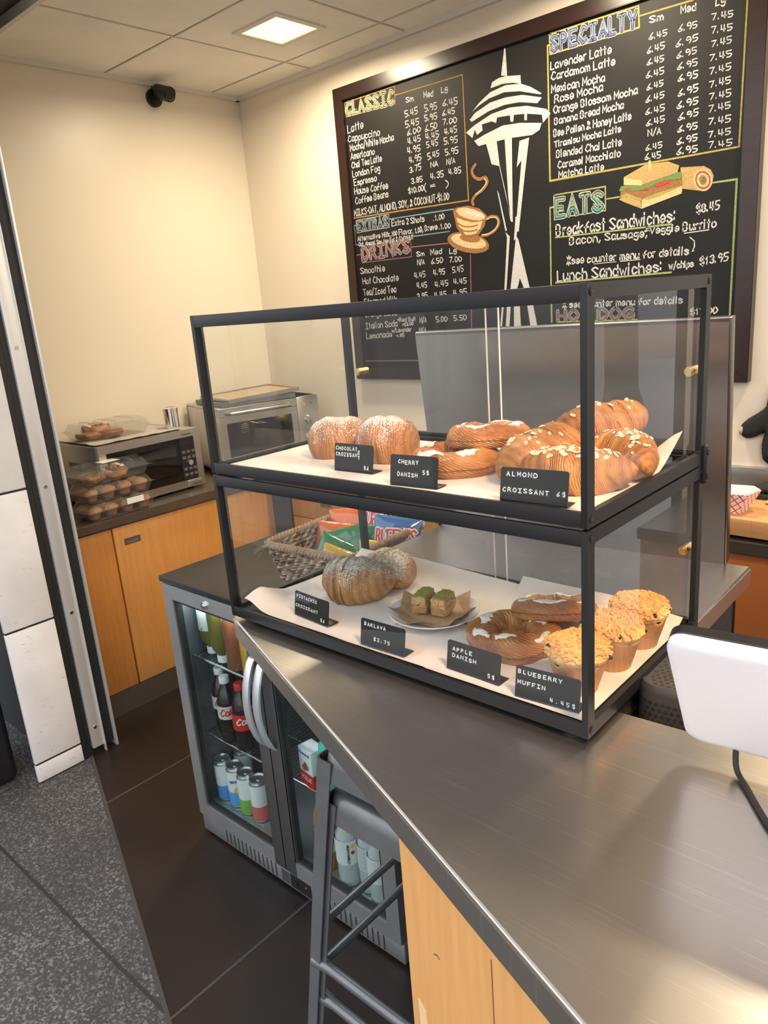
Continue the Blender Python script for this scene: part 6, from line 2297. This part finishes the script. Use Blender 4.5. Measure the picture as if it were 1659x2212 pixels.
MT_ = [
('Sm',0.437,1.226,0.481,1.224,0.023,'c'),
('Med',0.54,1.223,0.59,1.218,0.027,'c'),
('Lg',0.636,1.221,0.669,1.222,0.024,'c'),
('5.45',0.427,1.169,0.499,1.17,0.027,'c'),
('5.95',0.541,1.168,0.607,1.165,0.028,'c'),
('6.45',0.64,1.169,0.717,1.161,0.028,'c'),
('5.45',0.426,1.126,0.503,1.125,0.028,'c'),
('5.95',0.537,1.131,0.605,1.127,0.027,'c'),
('6.45',0.635,1.132,0.7,1.128,0.025,'c'),
('6.00',0.433,1.092,0.51,1.093,0.026,'c'),
('6.50',0.537,1.087,0.602,1.089,0.028,'c'),
('7.00',0.635,1.096,0.709,1.09,0.026,'c'),
('4.45',0.436,1.055,0.507,1.057,0.027,'c'),
('4.45',0.539,1.056,0.61,1.054,0.027,'c'),
('4.45',0.643,1.056,0.707,1.055,0.026,'c'),
('4.95',0.43,1.018,0.502,1.017,0.029,'c'),
('5.45',0.54,1.022,0.602,1.022,0.027,'c'),
('5.95',0.637,1.018,0.708,1.014,0.028,'c'),
('4.95',0.437,0.978,0.505,0.979,0.028,'c'),
('5.45',0.542,0.973,0.605,0.979,0.027,'c'),
('5.95',0.641,0.974,0.709,0.972,0.027,'c'),
('3.75',0.434,0.936,0.501,0.94,0.028,'c'),
('NA',0.557,0.94,0.596,0.939,0.023,'c'),
('N/A',0.645,0.936,0.69,0.936,0.023,'c'),
('3.85',0.44,0.889,0.505,0.89,0.024,'c'),
('4.35',0.554,0.891,0.624,0.891,0.027,'c'),
('4.85',0.655,0.894,0.719,0.891,0.026,'c'),
('$10.00(',0.42,0.85,0.522,0.85,0.027,'c'),
('oz.',0.549,0.859,0.579,0.859,0.014,'c'),
(')',0.634,0.849,0.647,0.849,0.025,'c'),
('Latte',0.067,1.172,0.169,1.176,0.037,'c'),
('Cappuccino',0.064,1.132,0.269,1.125,0.032,'c'),
('Mocha/White Mocha',0.074,1.091,0.351,1.088,0.032,'c'),
('Americano',0.073,1.053,0.227,1.051,0.032,'c'),
('Chai Tea Latte',0.074,1.014,0.27,1.014,0.032,'c'),
('London Fog',0.076,0.975,0.254,0.972,0.033,'c'),
('Espresso',0.081,0.935,0.228,0.935,0.031,'c'),
('House Coffee',0.08,0.895,0.297,0.891,0.034,'c'),
('Coffee Beans',0.08,0.851,0.295,0.855,0.033,'c'),
('MILKS-OAT, ALMOND, SOY, & COCONUT-$1.00',0.066,0.798,0.647,0.793,0.034,'c'),
('Extra 2 Shots',0.304,0.723,0.502,0.719,0.029,'x'),
('.1.00',0.556,0.715,0.616,0.716,0.026,'x'),
('Alternative Milk',0.074,0.68,0.287,0.679,0.025,'x'),
('.100',0.295,0.678,0.333,0.679,0.023,'x'),
('Flavor.',0.346,0.678,0.434,0.676,0.027,'x'),
('1.00,',0.444,0.675,0.491,0.676,0.026,'x'),
('Breve',0.502,0.678,0.574,0.677,0.027,'x'),
('.1.00',0.585,0.676,0.648,0.674,0.024,'x'),
('Oat, Almond, Soy, Non Fat & COCONUT',0.08,0.655,0.432,0.651,0.021,'x'),
('Sm',0.444,0.572,0.49,0.571,0.023,'d'),
('Med',0.529,0.57,0.592,0.57,0.027,'d'),
('Lg',0.637,0.565,0.675,0.568,0.025,'d'),
('N/A',0.446,0.534,0.488,0.535,0.024,'d'),
('6.50',0.529,0.531,0.595,0.531,0.026,'d'),
('7.00',0.633,0.528,0.701,0.527,0.025,'d'),
('Smoothie',0.076,0.524,0.239,0.524,0.032,'d'),
('Hot Chocolate',0.086,0.473,0.322,0.473,0.034,'d'),
('4.45',0.425,0.476,0.489,0.478,0.027,'d'),
('4.95',0.539,0.48,0.604,0.481,0.027,'d'),
('5.45',0.648,0.482,0.708,0.484,0.027,'d'),
('Tea/Iced Tea',0.084,0.418,0.302,0.421,0.034,'d'),
('4.45',0.436,0.43,0.494,0.43,0.026,'d'),
('4.45',0.545,0.426,0.619,0.43,0.028,'d'),
('4.45',0.652,0.433,0.722,0.432,0.025,'d'),
('Steamed Milk',0.084,0.374,0.302,0.375,0.031,'d'),
('3.95',0.433,0.381,0.494,0.384,0.027,'d'),
('4.45',0.54,0.381,0.605,0.383,0.026,'d'),
('4.95',0.649,0.382,0.72,0.384,0.026,'d'),
('Orange Juice',0.082,0.312,0.298,0.312,0.033,'d'),
('N/A',0.434,0.325,0.473,0.326,0.023,'d'),
('5.25',0.544,0.326,0.601,0.326,0.025,'d'),
('7.75',0.645,0.323,0.708,0.323,0.025,'d'),
('Italian Soda',0.08,0.253,0.295,0.259,0.033,'d'),
('+Red Bull',0.297,0.279,0.413,0.28,0.021,'d'),
('+$3.00',0.327,0.257,0.397,0.261,0.017,'d'),
('N/A',0.44,0.269,0.479,0.271,0.025,'d'),
('5.00',0.538,0.269,0.602,0.269,0.026,'d'),
('5.50',0.642,0.271,0.712,0.271,0.026,'d'),
('Lemonade',0.081,0.204,0.254,0.209,0.032,'d'),
('w/Lavender',0.256,0.23,0.383,0.232,0.021,'d'),
('+.85',0.284,0.205,0.336,0.208,0.019,'d'),
('N/A',0.433,0.224,0.475,0.226,0.025,'d'),
('Sm',1.547,1.238,1.594,1.236,0.023,'s'),
('Med',1.655,1.238,1.704,1.233,0.025,'s'),
('Lg',1.769,1.228,1.798,1.228,0.025,'s'),
('6.45',1.546,1.187,1.608,1.185,0.02,'s'),
('6.45',1.54,1.145,1.601,1.147,0.021,'s'),
('6.45',1.54,1.109,1.599,1.108,0.021,'s'),
('6.45',1.538,1.068,1.601,1.069,0.022,'s'),
('6.45',1.541,1.029,1.599,1.032,0.021,'s'),
('6.45',1.538,0.99,1.603,0.994,0.022,'s'),
('6.45',1.538,0.951,1.606,0.951,0.022,'s'),
('6.45',1.541,0.913,1.607,0.915,0.022,'s'),
('N/A',1.548,0.879,1.595,0.878,0.022,'s'),
('6.45',1.541,0.832,1.6,0.833,0.022,'s'),
('6.45',1.539,0.802,1.596,0.799,0.022,'s'),
('6.95',1.648,1.184,1.71,1.182,0.022,'s'),
('6.95',1.641,1.139,1.714,1.143,0.022,'s'),
('6.95',1.645,1.104,1.711,1.105,0.022,'s'),
('6.95',1.648,1.069,1.715,1.068,0.022,'s'),
('6.95',1.652,1.032,1.717,1.03,0.023,'s'),
('6.95',1.653,0.985,1.72,0.988,0.023,'s'),
('6.95',1.651,0.946,1.721,0.949,0.023,'s'),
('6.95',1.656,0.908,1.723,0.912,0.023,'s'),
('6.95',1.655,0.871,1.722,0.87,0.023,'s'),
('6.95',1.654,0.831,1.723,0.833,0.023,'s'),
('6.95',1.654,0.798,1.725,0.797,0.024,'s'),
('7.45',1.758,1.189,1.824,1.183,0.02,'s'),
('7.45',1.758,1.15,1.823,1.144,0.021,'s'),
('7.45',1.759,1.11,1.823,1.107,0.021,'s'),
('7.45',1.755,1.069,1.826,1.067,0.021,'s'),
('7.45',1.757,1.028,1.825,1.029,0.021,'s'),
('7.45',1.759,0.988,1.826,0.989,0.022,'s'),
('7.45',1.76,0.951,1.829,0.949,0.022,'s'),
('7.45',1.758,0.912,1.829,0.913,0.022,'s'),
('7.45',1.759,0.874,1.831,0.87,0.022,'s'),
('7.45',1.761,0.833,1.833,0.832,0.022,'s'),
('7.45',1.762,0.799,1.839,0.796,0.022,'s'),
('Lavender Latte',1.16,1.185,1.406,1.181,0.031,'s'),
('Cardamom Latte',1.162,1.148,1.42,1.14,0.03,'s'),
('Mexican Mocha',1.163,1.104,1.381,1.095,0.03,'s'),
('Rose Mocha',1.175,1.066,1.373,1.065,0.03,'s'),
('Orange Blossom Mocha',1.171,1.03,1.506,1.026,0.029,'s'),
('Banana Bread Mocha',1.174,0.99,1.454,0.99,0.027,'s'),
('Bee Pollen & Honey Latte',1.169,0.948,1.483,0.947,0.029,'s'),
('Tiramisu Mocha Latte',1.172,0.909,1.445,0.913,0.025,'s'),
('Blended Chai Latte',1.18,0.871,1.448,0.867,0.029,'s'),
('Caramel Macchiato',1.186,0.831,1.443,0.83,0.028,'s'),
('Matcha Latte',1.189,0.796,1.378,0.795,0.028,'s'),
('$8.45',1.73,0.594,1.807,0.599,0.03,'e'),
('Breakfast Sandwiches:',1.175,0.58,1.656,0.577,0.047,'e'),
('Bacon,',1.233,0.54,1.365,0.539,0.033,'e'),
('Sausage,',1.385,0.541,1.551,0.536,0.03,'e'),
('&',1.543,0.554,1.56,0.555,0.018,'e'),
('Veggie',1.561,0.545,1.669,0.542,0.027,'e'),
('Burrito',1.684,0.54,1.798,0.54,0.033,'e'),
('*see counter menu for details',1.22,0.467,1.706,0.458,0.031,'e'),
('Lunch Sandwiches:',1.178,0.405,1.612,0.407,0.046,'e'),
('w/chips',1.637,0.413,1.725,0.414,0.026,'e'),
('$13.95',1.749,0.417,1.844,0.425,0.029,'e'),
('Chips',1.218,0.325,1.29,0.326,0.03,'e'),
('* see counter menu for details',1.199,0.298,1.69,0.288,0.027,'e'),
('$12.00',1.722,0.245,1.815,0.246,0.024,'e')]
MH = [
('CLASSIC',0.068,1.251,0.366,1.237,0.052,'y','g',0.022,'c'),
('EXTRAS',0.079,0.724,0.278,0.723,0.046,'b','k',0.018,'x'),
('DRINKS',0.099,0.587,0.401,0.597,0.056,'o','p',0.022,'d'),
('SPECIALTY',1.164,1.244,1.498,1.237,0.053,'b','v',0.024,'s'),
('EATS',1.176,0.652,1.372,0.653,0.065,'g','t',0.03,'e'),
('HOT DOG',1.177,0.246,1.501,0.242,0.041,'v','o',0.02,'e')]
ML = [
('o',[(0.061,1.304),(0.376,1.306),(0.374,1.234),(0.065,1.243),(0.061,1.304)],0.004,'c'),
('o',[(0.066,1.269),(0.047,1.272),(0.053,0.79),(0.752,0.775),(0.748,1.264),(0.379,1.269)],0.0055,'c'),
('b',[(0.08,0.777),(0.289,0.778),(0.288,0.72),(0.077,0.721),(0.08,0.777)],0.004,'x'),
('b',[(0.29,0.756),(0.672,0.75)],0.0045,'x'),
('b',[(0.075,0.754),(0.059,0.755),(0.057,0.666),(0.076,0.662)],0.0045,'x'),
('b',[(0.433,0.663),(0.643,0.66)],0.0045,'x'),
('p',[(0.091,0.648),(0.414,0.648),(0.412,0.574),(0.09,0.576),(0.091,0.648)],0.004,'d'),
('p',[(0.087,0.616),(0.056,0.615),(0.053,0.091),(0.734,0.091),(0.75,0.55)],0.005,'d'),
('p',[(0.416,0.617),(0.632,0.611)],0.005,'d'),
('y',[(1.157,1.308),(1.506,1.302),(1.509,1.235),(1.158,1.238),(1.157,1.308)],0.006,'s'),
('y',[(1.157,1.27),(1.148,1.27),(1.15,0.791),(1.863,0.787),(1.867,1.22)],0.007,'s'),
('y',[(1.509,1.27),(1.694,1.266)],0.006,'s'),
('g',[(1.166,0.736),(1.385,0.735),(1.386,0.649),(1.168,0.648),(1.166,0.736)],0.005,'e'),
('g',[(1.165,0.692),(1.148,0.691),(1.148,0.242)],0.006,'e'),
('g',[(1.387,0.69),(1.443,0.69)],0.005,'e'),
('g',[(1.783,0.687),(1.861,0.686),(1.859,0.231)],0.006,'e'),
('g',[(1.171,0.575),(1.641,0.569)],0.006,'e'),
('g',[(1.169,0.4),(1.646,0.401)],0.006,'e'),
('g',[(1.176,0.242),(1.518,0.237)],0.006,'e'),
('w',[(1.69,0.532),(1.775,0.534)],0.004,'e'),
('w',[(1.71,0.516),(1.726,0.502),(1.727,0.483),(1.72,0.467),(1.726,0.469)],0.004,'e'),
('w',[(1.448,0.458),(1.528,0.457)],0.003,'e'),
('w',[(1.338,0.458),(1.431,0.458)],0.003,'e'),
('n',[(0.688,0.69),(0.721,0.672),(0.758,0.666),(0.795,0.668)],0.006,'u'),
('n',[(0.696,0.67),(0.72,0.654),(0.757,0.647),(0.794,0.65)],0.006,'u'),
('n',[(0.704,0.652),(0.719,0.637),(0.756,0.63),(0.793,0.633)],0.006,'u'),
('n',[(0.84,0.688),(0.869,0.694),(0.896,0.686),(0.904,0.663),(0.887,0.64),(0.851,0.624),(0.815,0.623)],0.013,'u'),
('l',[(0.843,0.686),(0.868,0.691),(0.895,0.684),(0.9,0.664),(0.885,0.642),(0.851,0.627),(0.819,0.625)],0.005,'u'),
('n',[(0.797,0.911),(0.778,0.891),(0.785,0.867),(0.812,0.85),(0.844,0.852),(0.853,0.83),(0.827,0.806),(0.79,0.789),(0.773,0.769),(0.778,0.753)],0.013,'u'),
('l',[(0.84,0.848),(0.848,0.831),(0.824,0.809),(0.791,0.793)],0.005,'u'),
('l',[(1.557,0.794),(1.559,0.766)],0.008,'w')]
MP = [
('w',[(0.955,1.311),(0.961,1.309),(0.965,1.209),(0.937,1.217)],'t'),
('w',[(0.958,1.21),(1.026,1.198),(1.028,1.167),(0.99,1.179),(0.944,1.186),(0.885,1.183),(0.893,1.203),(0.925,1.211)],'t'),
('w',[(0.791,1.116),(0.827,1.142),(0.883,1.169),(0.957,1.178),(1.028,1.167),(1.071,1.146),(1.119,1.113),(1.114,1.11),(1.021,1.142),(0.949,1.154),(0.875,1.147),(0.826,1.132)],'t'),
('w',[(0.776,1.088),(0.804,1.108),(0.881,1.131),(0.955,1.134),(1.033,1.126),(1.12,1.098),(1.1,1.082),(1.019,1.103),(0.948,1.108),(0.873,1.101),(0.786,1.078)],'t'),
('w',[(0.754,1.043),(0.801,1.063),(0.886,1.088),(0.973,1.093),(1.051,1.083),(1.138,1.054),(1.157,1.034),(1.123,1.007),(1.119,1.037),(1.05,1.055),(0.979,1.064),(0.912,1.069),(0.906,1.05),(0.885,1.06),(0.836,1.058),(0.839,1.035),(0.81,1.023),(0.8,1.045),(0.786,1.016)],'t'),
('w',[(0.973,1.068),(0.992,1.064),(0.988,1.038),(0.975,1.041)],'t'),
('w',[(1.04,1.058),(1.053,1.055),(1.051,1.031),(1.04,1.033)],'t'),
('w',[(0.795,1.003),(0.848,1.017),(0.938,1.034),(1.017,1.028),(1.118,1.008),(1.108,0.985),(1.073,0.973),(0.969,0.981),(0.909,0.981),(0.815,0.979)],'t'),
('w',[(0.854,0.981),(0.906,0.985),(0.917,0.89),(0.945,0.767),(0.962,0.666),(0.968,0.66),(0.947,0.745),(0.915,0.885),(0.878,0.898)],'t'),
('w',[(0.945,0.988),(0.98,0.987),(0.973,0.659),(0.965,0.66),(0.954,0.766)],'t'),
('w',[(1.015,0.962),(1.06,0.966),(1.037,0.838),(1.001,0.618),(0.985,0.62),(1.022,0.888),(0.999,0.866)],'t'),
('w',[(1.001,0.676),(0.99,0.6),(0.992,0.593),(0.976,0.585),(0.987,0.678)],'t'),
('w',[(0.987,0.601),(0.998,0.588),(1.05,0.376),(1.024,0.378),(1.0,0.431),(0.994,0.409),(0.983,0.381),(0.951,0.383)],'t'),
('w',[(0.901,0.794),(0.909,0.78),(0.943,0.63),(0.936,0.626)],'t'),
('w',[(0.936,0.623),(0.951,0.609),(0.957,0.604),(0.932,0.384),(0.921,0.385),(0.943,0.6)],'t'),
('w',[(0.939,0.384),(0.958,0.383),(0.942,0.234),(0.923,0.235)],'t'),
('w',[(0.97,0.382),(0.995,0.38),(1.0,0.232),(0.965,0.233)],'t'),
('w',[(1.024,0.378),(1.05,0.376),(1.081,0.228),(1.047,0.23)],'t'),
('w',[(0.916,0.385),(0.925,0.385),(0.904,0.235),(0.894,0.236)],'t'),
('n',[(0.849,0.572),(0.844,0.564),(0.833,0.558),(0.818,0.554),(0.799,0.553),(0.777,0.553),(0.752,0.557),(0.727,0.562),(0.703,0.57),(0.68,0.579),(0.66,0.59),(0.645,0.601),(0.634,0.612),(0.628,0.623),(0.629,0.633),(0.635,0.641),(0.646,0.647),(0.662,0.651),(0.682,0.652),(0.705,0.651),(0.73,0.647),(0.754,0.642),(0.778,0.634),(0.8,0.624),(0.819,0.614),(0.834,0.603),(0.844,0.592),(0.849,0.582)],'u'),
('l',[(0.835,0.583),(0.831,0.577),(0.822,0.574),(0.81,0.572),(0.794,0.571),(0.776,0.573),(0.756,0.576),(0.735,0.581),(0.714,0.587),(0.695,0.595),(0.678,0.603),(0.664,0.611),(0.655,0.619),(0.65,0.627),(0.649,0.634),(0.654,0.639),(0.663,0.643),(0.676,0.644),(0.693,0.644),(0.711,0.643),(0.732,0.639),(0.753,0.634),(0.773,0.628),(0.791,0.62),(0.808,0.612),(0.821,0.604),(0.83,0.596),(0.834,0.589)],'u'),
('n',[(0.806,0.606),(0.804,0.603),(0.799,0.601),(0.792,0.599),(0.783,0.599),(0.772,0.599),(0.76,0.6),(0.748,0.603),(0.736,0.606),(0.724,0.609),(0.714,0.614),(0.706,0.618),(0.7,0.623),(0.697,0.627),(0.696,0.631),(0.699,0.634),(0.703,0.636),(0.711,0.638),(0.72,0.638),(0.731,0.638),(0.743,0.636),(0.756,0.634),(0.768,0.631),(0.779,0.627),(0.789,0.623),(0.797,0.619),(0.802,0.614),(0.806,0.61)],'u'),
('n',[(0.666,0.742),(0.684,0.754),(0.748,0.754),(0.806,0.735),(0.844,0.702),(0.831,0.661),(0.793,0.622),(0.755,0.612),(0.718,0.625),(0.683,0.67)],'u'),
('l',[(0.834,0.694),(0.831,0.69),(0.824,0.688),(0.814,0.687),(0.801,0.687),(0.786,0.69),(0.77,0.693),(0.753,0.698),(0.737,0.704),(0.721,0.71),(0.708,0.717),(0.697,0.724),(0.69,0.731),(0.686,0.737),(0.686,0.742),(0.69,0.746),(0.697,0.749),(0.707,0.75),(0.721,0.749),(0.736,0.747),(0.752,0.743),(0.769,0.738),(0.785,0.732),(0.8,0.725),(0.813,0.719),(0.823,0.712),(0.83,0.705),(0.834,0.699)],'u'),
('w',[(0.828,0.7),(0.826,0.698),(0.822,0.697),(0.815,0.697),(0.807,0.698),(0.797,0.7),(0.787,0.703),(0.776,0.706),(0.765,0.71),(0.755,0.714),(0.746,0.718),(0.738,0.722),(0.733,0.726),(0.73,0.729),(0.73,0.732),(0.732,0.733),(0.736,0.734),(0.743,0.734),(0.751,0.733),(0.761,0.731),(0.772,0.728),(0.783,0.725),(0.794,0.721),(0.804,0.717),(0.813,0.713),(0.82,0.709),(0.825,0.705),(0.828,0.702)],'u'),
('l',[(0.682,0.714),(0.722,0.697),(0.766,0.683),(0.821,0.682),(0.809,0.655),(0.775,0.627),(0.734,0.629),(0.695,0.677)],'u'),
('a',[(1.668,0.755),(1.75,0.746),(1.774,0.73),(1.784,0.709),(1.779,0.683),(1.749,0.665),(1.675,0.684)],'w'),
('l',[(1.78,0.7),(1.781,0.692),(1.78,0.684),(1.777,0.678),(1.773,0.672),(1.768,0.668),(1.762,0.665),(1.755,0.664),(1.748,0.665),(1.74,0.668),(1.733,0.672),(1.727,0.678),(1.722,0.685),(1.718,0.693),(1.716,0.702),(1.715,0.71),(1.716,0.718),(1.719,0.725),(1.723,0.73),(1.728,0.734),(1.735,0.737),(1.742,0.738),(1.749,0.737),(1.756,0.734),(1.763,0.729),(1.769,0.723),(1.774,0.716),(1.778,0.708)],'w'),
('r',[(1.774,0.7),(1.775,0.694),(1.774,0.687),(1.772,0.682),(1.769,0.677),(1.765,0.673),(1.76,0.671),(1.754,0.671),(1.748,0.671),(1.742,0.674),(1.736,0.677),(1.731,0.682),(1.727,0.688),(1.724,0.695),(1.722,0.702),(1.721,0.708),(1.722,0.715),(1.724,0.72),(1.727,0.725),(1.732,0.729),(1.737,0.731),(1.743,0.731),(1.749,0.73),(1.755,0.728),(1.76,0.724),(1.765,0.719),(1.769,0.714),(1.773,0.707)],'w'),
('l',[(1.769,0.7),(1.769,0.695),(1.769,0.69),(1.767,0.686),(1.765,0.682),(1.761,0.679),(1.757,0.678),(1.753,0.677),(1.748,0.678),(1.743,0.68),(1.739,0.682),(1.735,0.686),(1.731,0.691),(1.729,0.696),(1.727,0.701),(1.727,0.707),(1.728,0.712),(1.729,0.716),(1.732,0.72),(1.735,0.723),(1.739,0.724),(1.744,0.725),(1.749,0.724),(1.753,0.722),(1.758,0.719),(1.762,0.715),(1.765,0.711),(1.767,0.706)],'w'),
('f',[(1.761,0.701),(1.762,0.697),(1.761,0.694),(1.76,0.69),(1.759,0.688),(1.757,0.686),(1.754,0.685),(1.751,0.684),(1.748,0.685),(1.745,0.686),(1.742,0.688),(1.74,0.691),(1.738,0.694),(1.736,0.698),(1.735,0.701),(1.735,0.705),(1.735,0.708),(1.736,0.712),(1.738,0.714),(1.74,0.716),(1.742,0.717),(1.745,0.718),(1.748,0.717),(1.751,0.716),(1.754,0.714),(1.757,0.711),(1.759,0.708),(1.76,0.704)],'w'),
('r',[(1.756,0.701),(1.756,0.699),(1.756,0.697),(1.756,0.695),(1.755,0.693),(1.754,0.692),(1.753,0.692),(1.751,0.692),(1.75,0.692),(1.748,0.692),(1.747,0.694),(1.746,0.695),(1.744,0.697),(1.744,0.699),(1.743,0.701),(1.743,0.703),(1.743,0.705),(1.743,0.707),(1.744,0.708),(1.745,0.709),(1.747,0.71),(1.748,0.71),(1.75,0.71),(1.751,0.709),(1.752,0.708),(1.754,0.706),(1.755,0.705),(1.756,0.703)],'w'),
('n',[(1.446,0.705),(1.467,0.721),(1.532,0.711),(1.674,0.726),(1.678,0.675),(1.533,0.648),(1.446,0.68)],'w'),
('a',[(1.44,0.681),(1.468,0.692),(1.522,0.669),(1.53,0.636),(1.468,0.665)],'w'),
('l',[(1.53,0.668),(1.605,0.672),(1.677,0.694),(1.676,0.668),(1.528,0.636)],'w'),
('y',[(1.443,0.689),(1.468,0.699),(1.524,0.674),(1.53,0.663),(1.468,0.686)],'w'),
('y',[(1.532,0.67),(1.584,0.682),(1.672,0.694),(1.605,0.672),(1.554,0.664)],'w'),
('f',[(1.44,0.71),(1.448,0.726),(1.489,0.727),(1.526,0.717),(1.531,0.725),(1.573,0.738),(1.629,0.745),(1.673,0.74),(1.674,0.717),(1.604,0.719),(1.532,0.7),(1.467,0.705)],'w'),
('r',[(1.574,0.709),(1.594,0.72),(1.629,0.722),(1.632,0.71),(1.589,0.702)],'w'),
('r',[(1.527,0.7),(1.542,0.707),(1.555,0.705),(1.548,0.698)],'w'),
('r',[(1.459,0.715),(1.478,0.717),(1.489,0.712),(1.467,0.708)],'w'),
('a',[(1.459,0.756),(1.541,0.785),(1.623,0.782),(1.665,0.762),(1.659,0.74),(1.529,0.719),(1.529,0.734)],'w'),
('l',[(1.459,0.755),(1.529,0.734),(1.529,0.716),(1.459,0.729)],'w')]
# ------------------------------------------------------------------ chalk menu board
MX, MZ = -2.34, 1.298
t = thing('menu_board', 'large framed chalkboard coffee menu on the white wall', 'menu board', (MX, YB, MZ))
BWD, BHT = 1.935, 1.372
bm = nb()
box(bm, 0.04, BWD-0.04, -0.028, -0.002, 0.04, BHT-0.04)
link('chalk_panel', bm, M['chalkboard'], t, smooth=False)
bm = nb()
fwid = 0.058
for (a, b, c, d) in (((0, 0), (BWD, 0), (BWD-fwid, fwid), (fwid, fwid)), ((BWD, 0), (BWD, BHT), (BWD-fwid, BHT-fwid), (BWD-fwid, fwid)), ((BWD, BHT), (0, BHT), (fwid, BHT-fwid), (BWD-fwid, BHT-fwid)), ((0, BHT), (0, 0), (fwid, fwid), (fwid, BHT-fwid))):
    prism(bm, [a, b, c, d], 0.0, 0.044, fn=lambda u, v, w: Vector((u, -w-0.001, v)))
bmesh.ops.bevel(bm, geom=bm.edges[:], offset=0.002, segments=2, affect='EDGES')
link('frame', bm, M['mahog'], t)
CH = {'w': (0.62, 0.61, 0.59), 'g': (0.36, 0.42, 0.16), 'y': (0.42, 0.35, 0.10), 'o': (0.40, 0.21, 0.05), 'p': (0.30, 0.10, 0.18), 'b': (0.20, 0.34, 0.42), 'k': (0.07, 0.06, 0.06), 't': (0.10, 0.40, 0.36), 'v': (0.12, 0.14, 0.42), 'n': (0.33, 0.15, 0.05), 'l': (0.72, 0.52, 0.26), 'a': (0.52, 0.34, 0.13), 'r': (0.48, 0.06, 0.05), 'f': (0.16, 0.26, 0.08)}
keys = list(CH)
CMATS = []
for k in keys:
    m = mat('chalk_'+k, CH[k], 0.9, color2=tuple(c*0.66 for c in CH[k]), noise=0.16, scale=230)
    CMATS.append(m)
def bp(off):
    return lambda u, v: Vector((u, -0.0283-off, v))
SEC = {'c': 'classic_section', 'x': 'extras_section', 'd': 'drinks_section', 's': 'specialty_section', 'e': 'eats_section', 't': 'tower_drawing', 'u': 'cup_drawing', 'w': 'sandwich_drawing'}
for s in SEC:
    bm = nb()
    lay = 0.0
    for colr, pts, sec in MP:
        if sec == s:
            lay += 0.00012
            bm.faces.new([bm.verts.new(bp(lay)(*p)) for p in pts]).material_index = keys.index(colr)
    bm.normal_update()
    bmesh.ops.triangulate(bm, faces=[f for f in bm.faces if len(f.verts) > 4])
    for colr, pts, w, sec in ML:
        if sec == s:
            lay += 0.0001
            if sec == 'u' and len(pts) > 2:
                pts = smooth_pts(pts, 6)
            ribbon(bm, pts, w, bp(lay), keys.index(colr), wob=0.06 if sec == 'u' else 0.25)
    for tx, a0, b0, a1, b1, h, sec in MT_:
        if sec == s:
            write(bm, tx, a0, b0, a1, b1, h*0.88, (0.0042 if s == 's' else 0.0060 if h > 0.04 else 0.0048 if s == 'e' else 0.0038) if h > 0.022 else 0.0034, bp(0.0005), jit=0.09, mi=0)
    for tx, a0, b0, a1, b1, h, c1, c2, w, sec in MH:
        if sec == s:
            write(bm, tx, a0, b0, a1, b1, h, w*0.72, bp(0.0006), jit=0.03, mi=0, gap=2.0)
            write(bm, tx, a0, b0, a1, b1, h, w*0.52, bp(0.0008), jit=0.0, mi=keys.index('k'), gap=2.0)
            write(bm, tx, a0, b0+h*0.02, a1, b1+h*0.02, h*0.96, w*0.24, bp(0.0010), jit=0.0, mi=keys.index(c2), gap=2.0)
            write(bm, tx, a0, b0+h*0.3, a1, b1+h*0.3, h*0.70, w*0.14, bp(0.0012), jit=0.0, mi=keys.index(c1), gap=2.0)
    link(SEC[s], bm, CMATS, t, smooth=False)
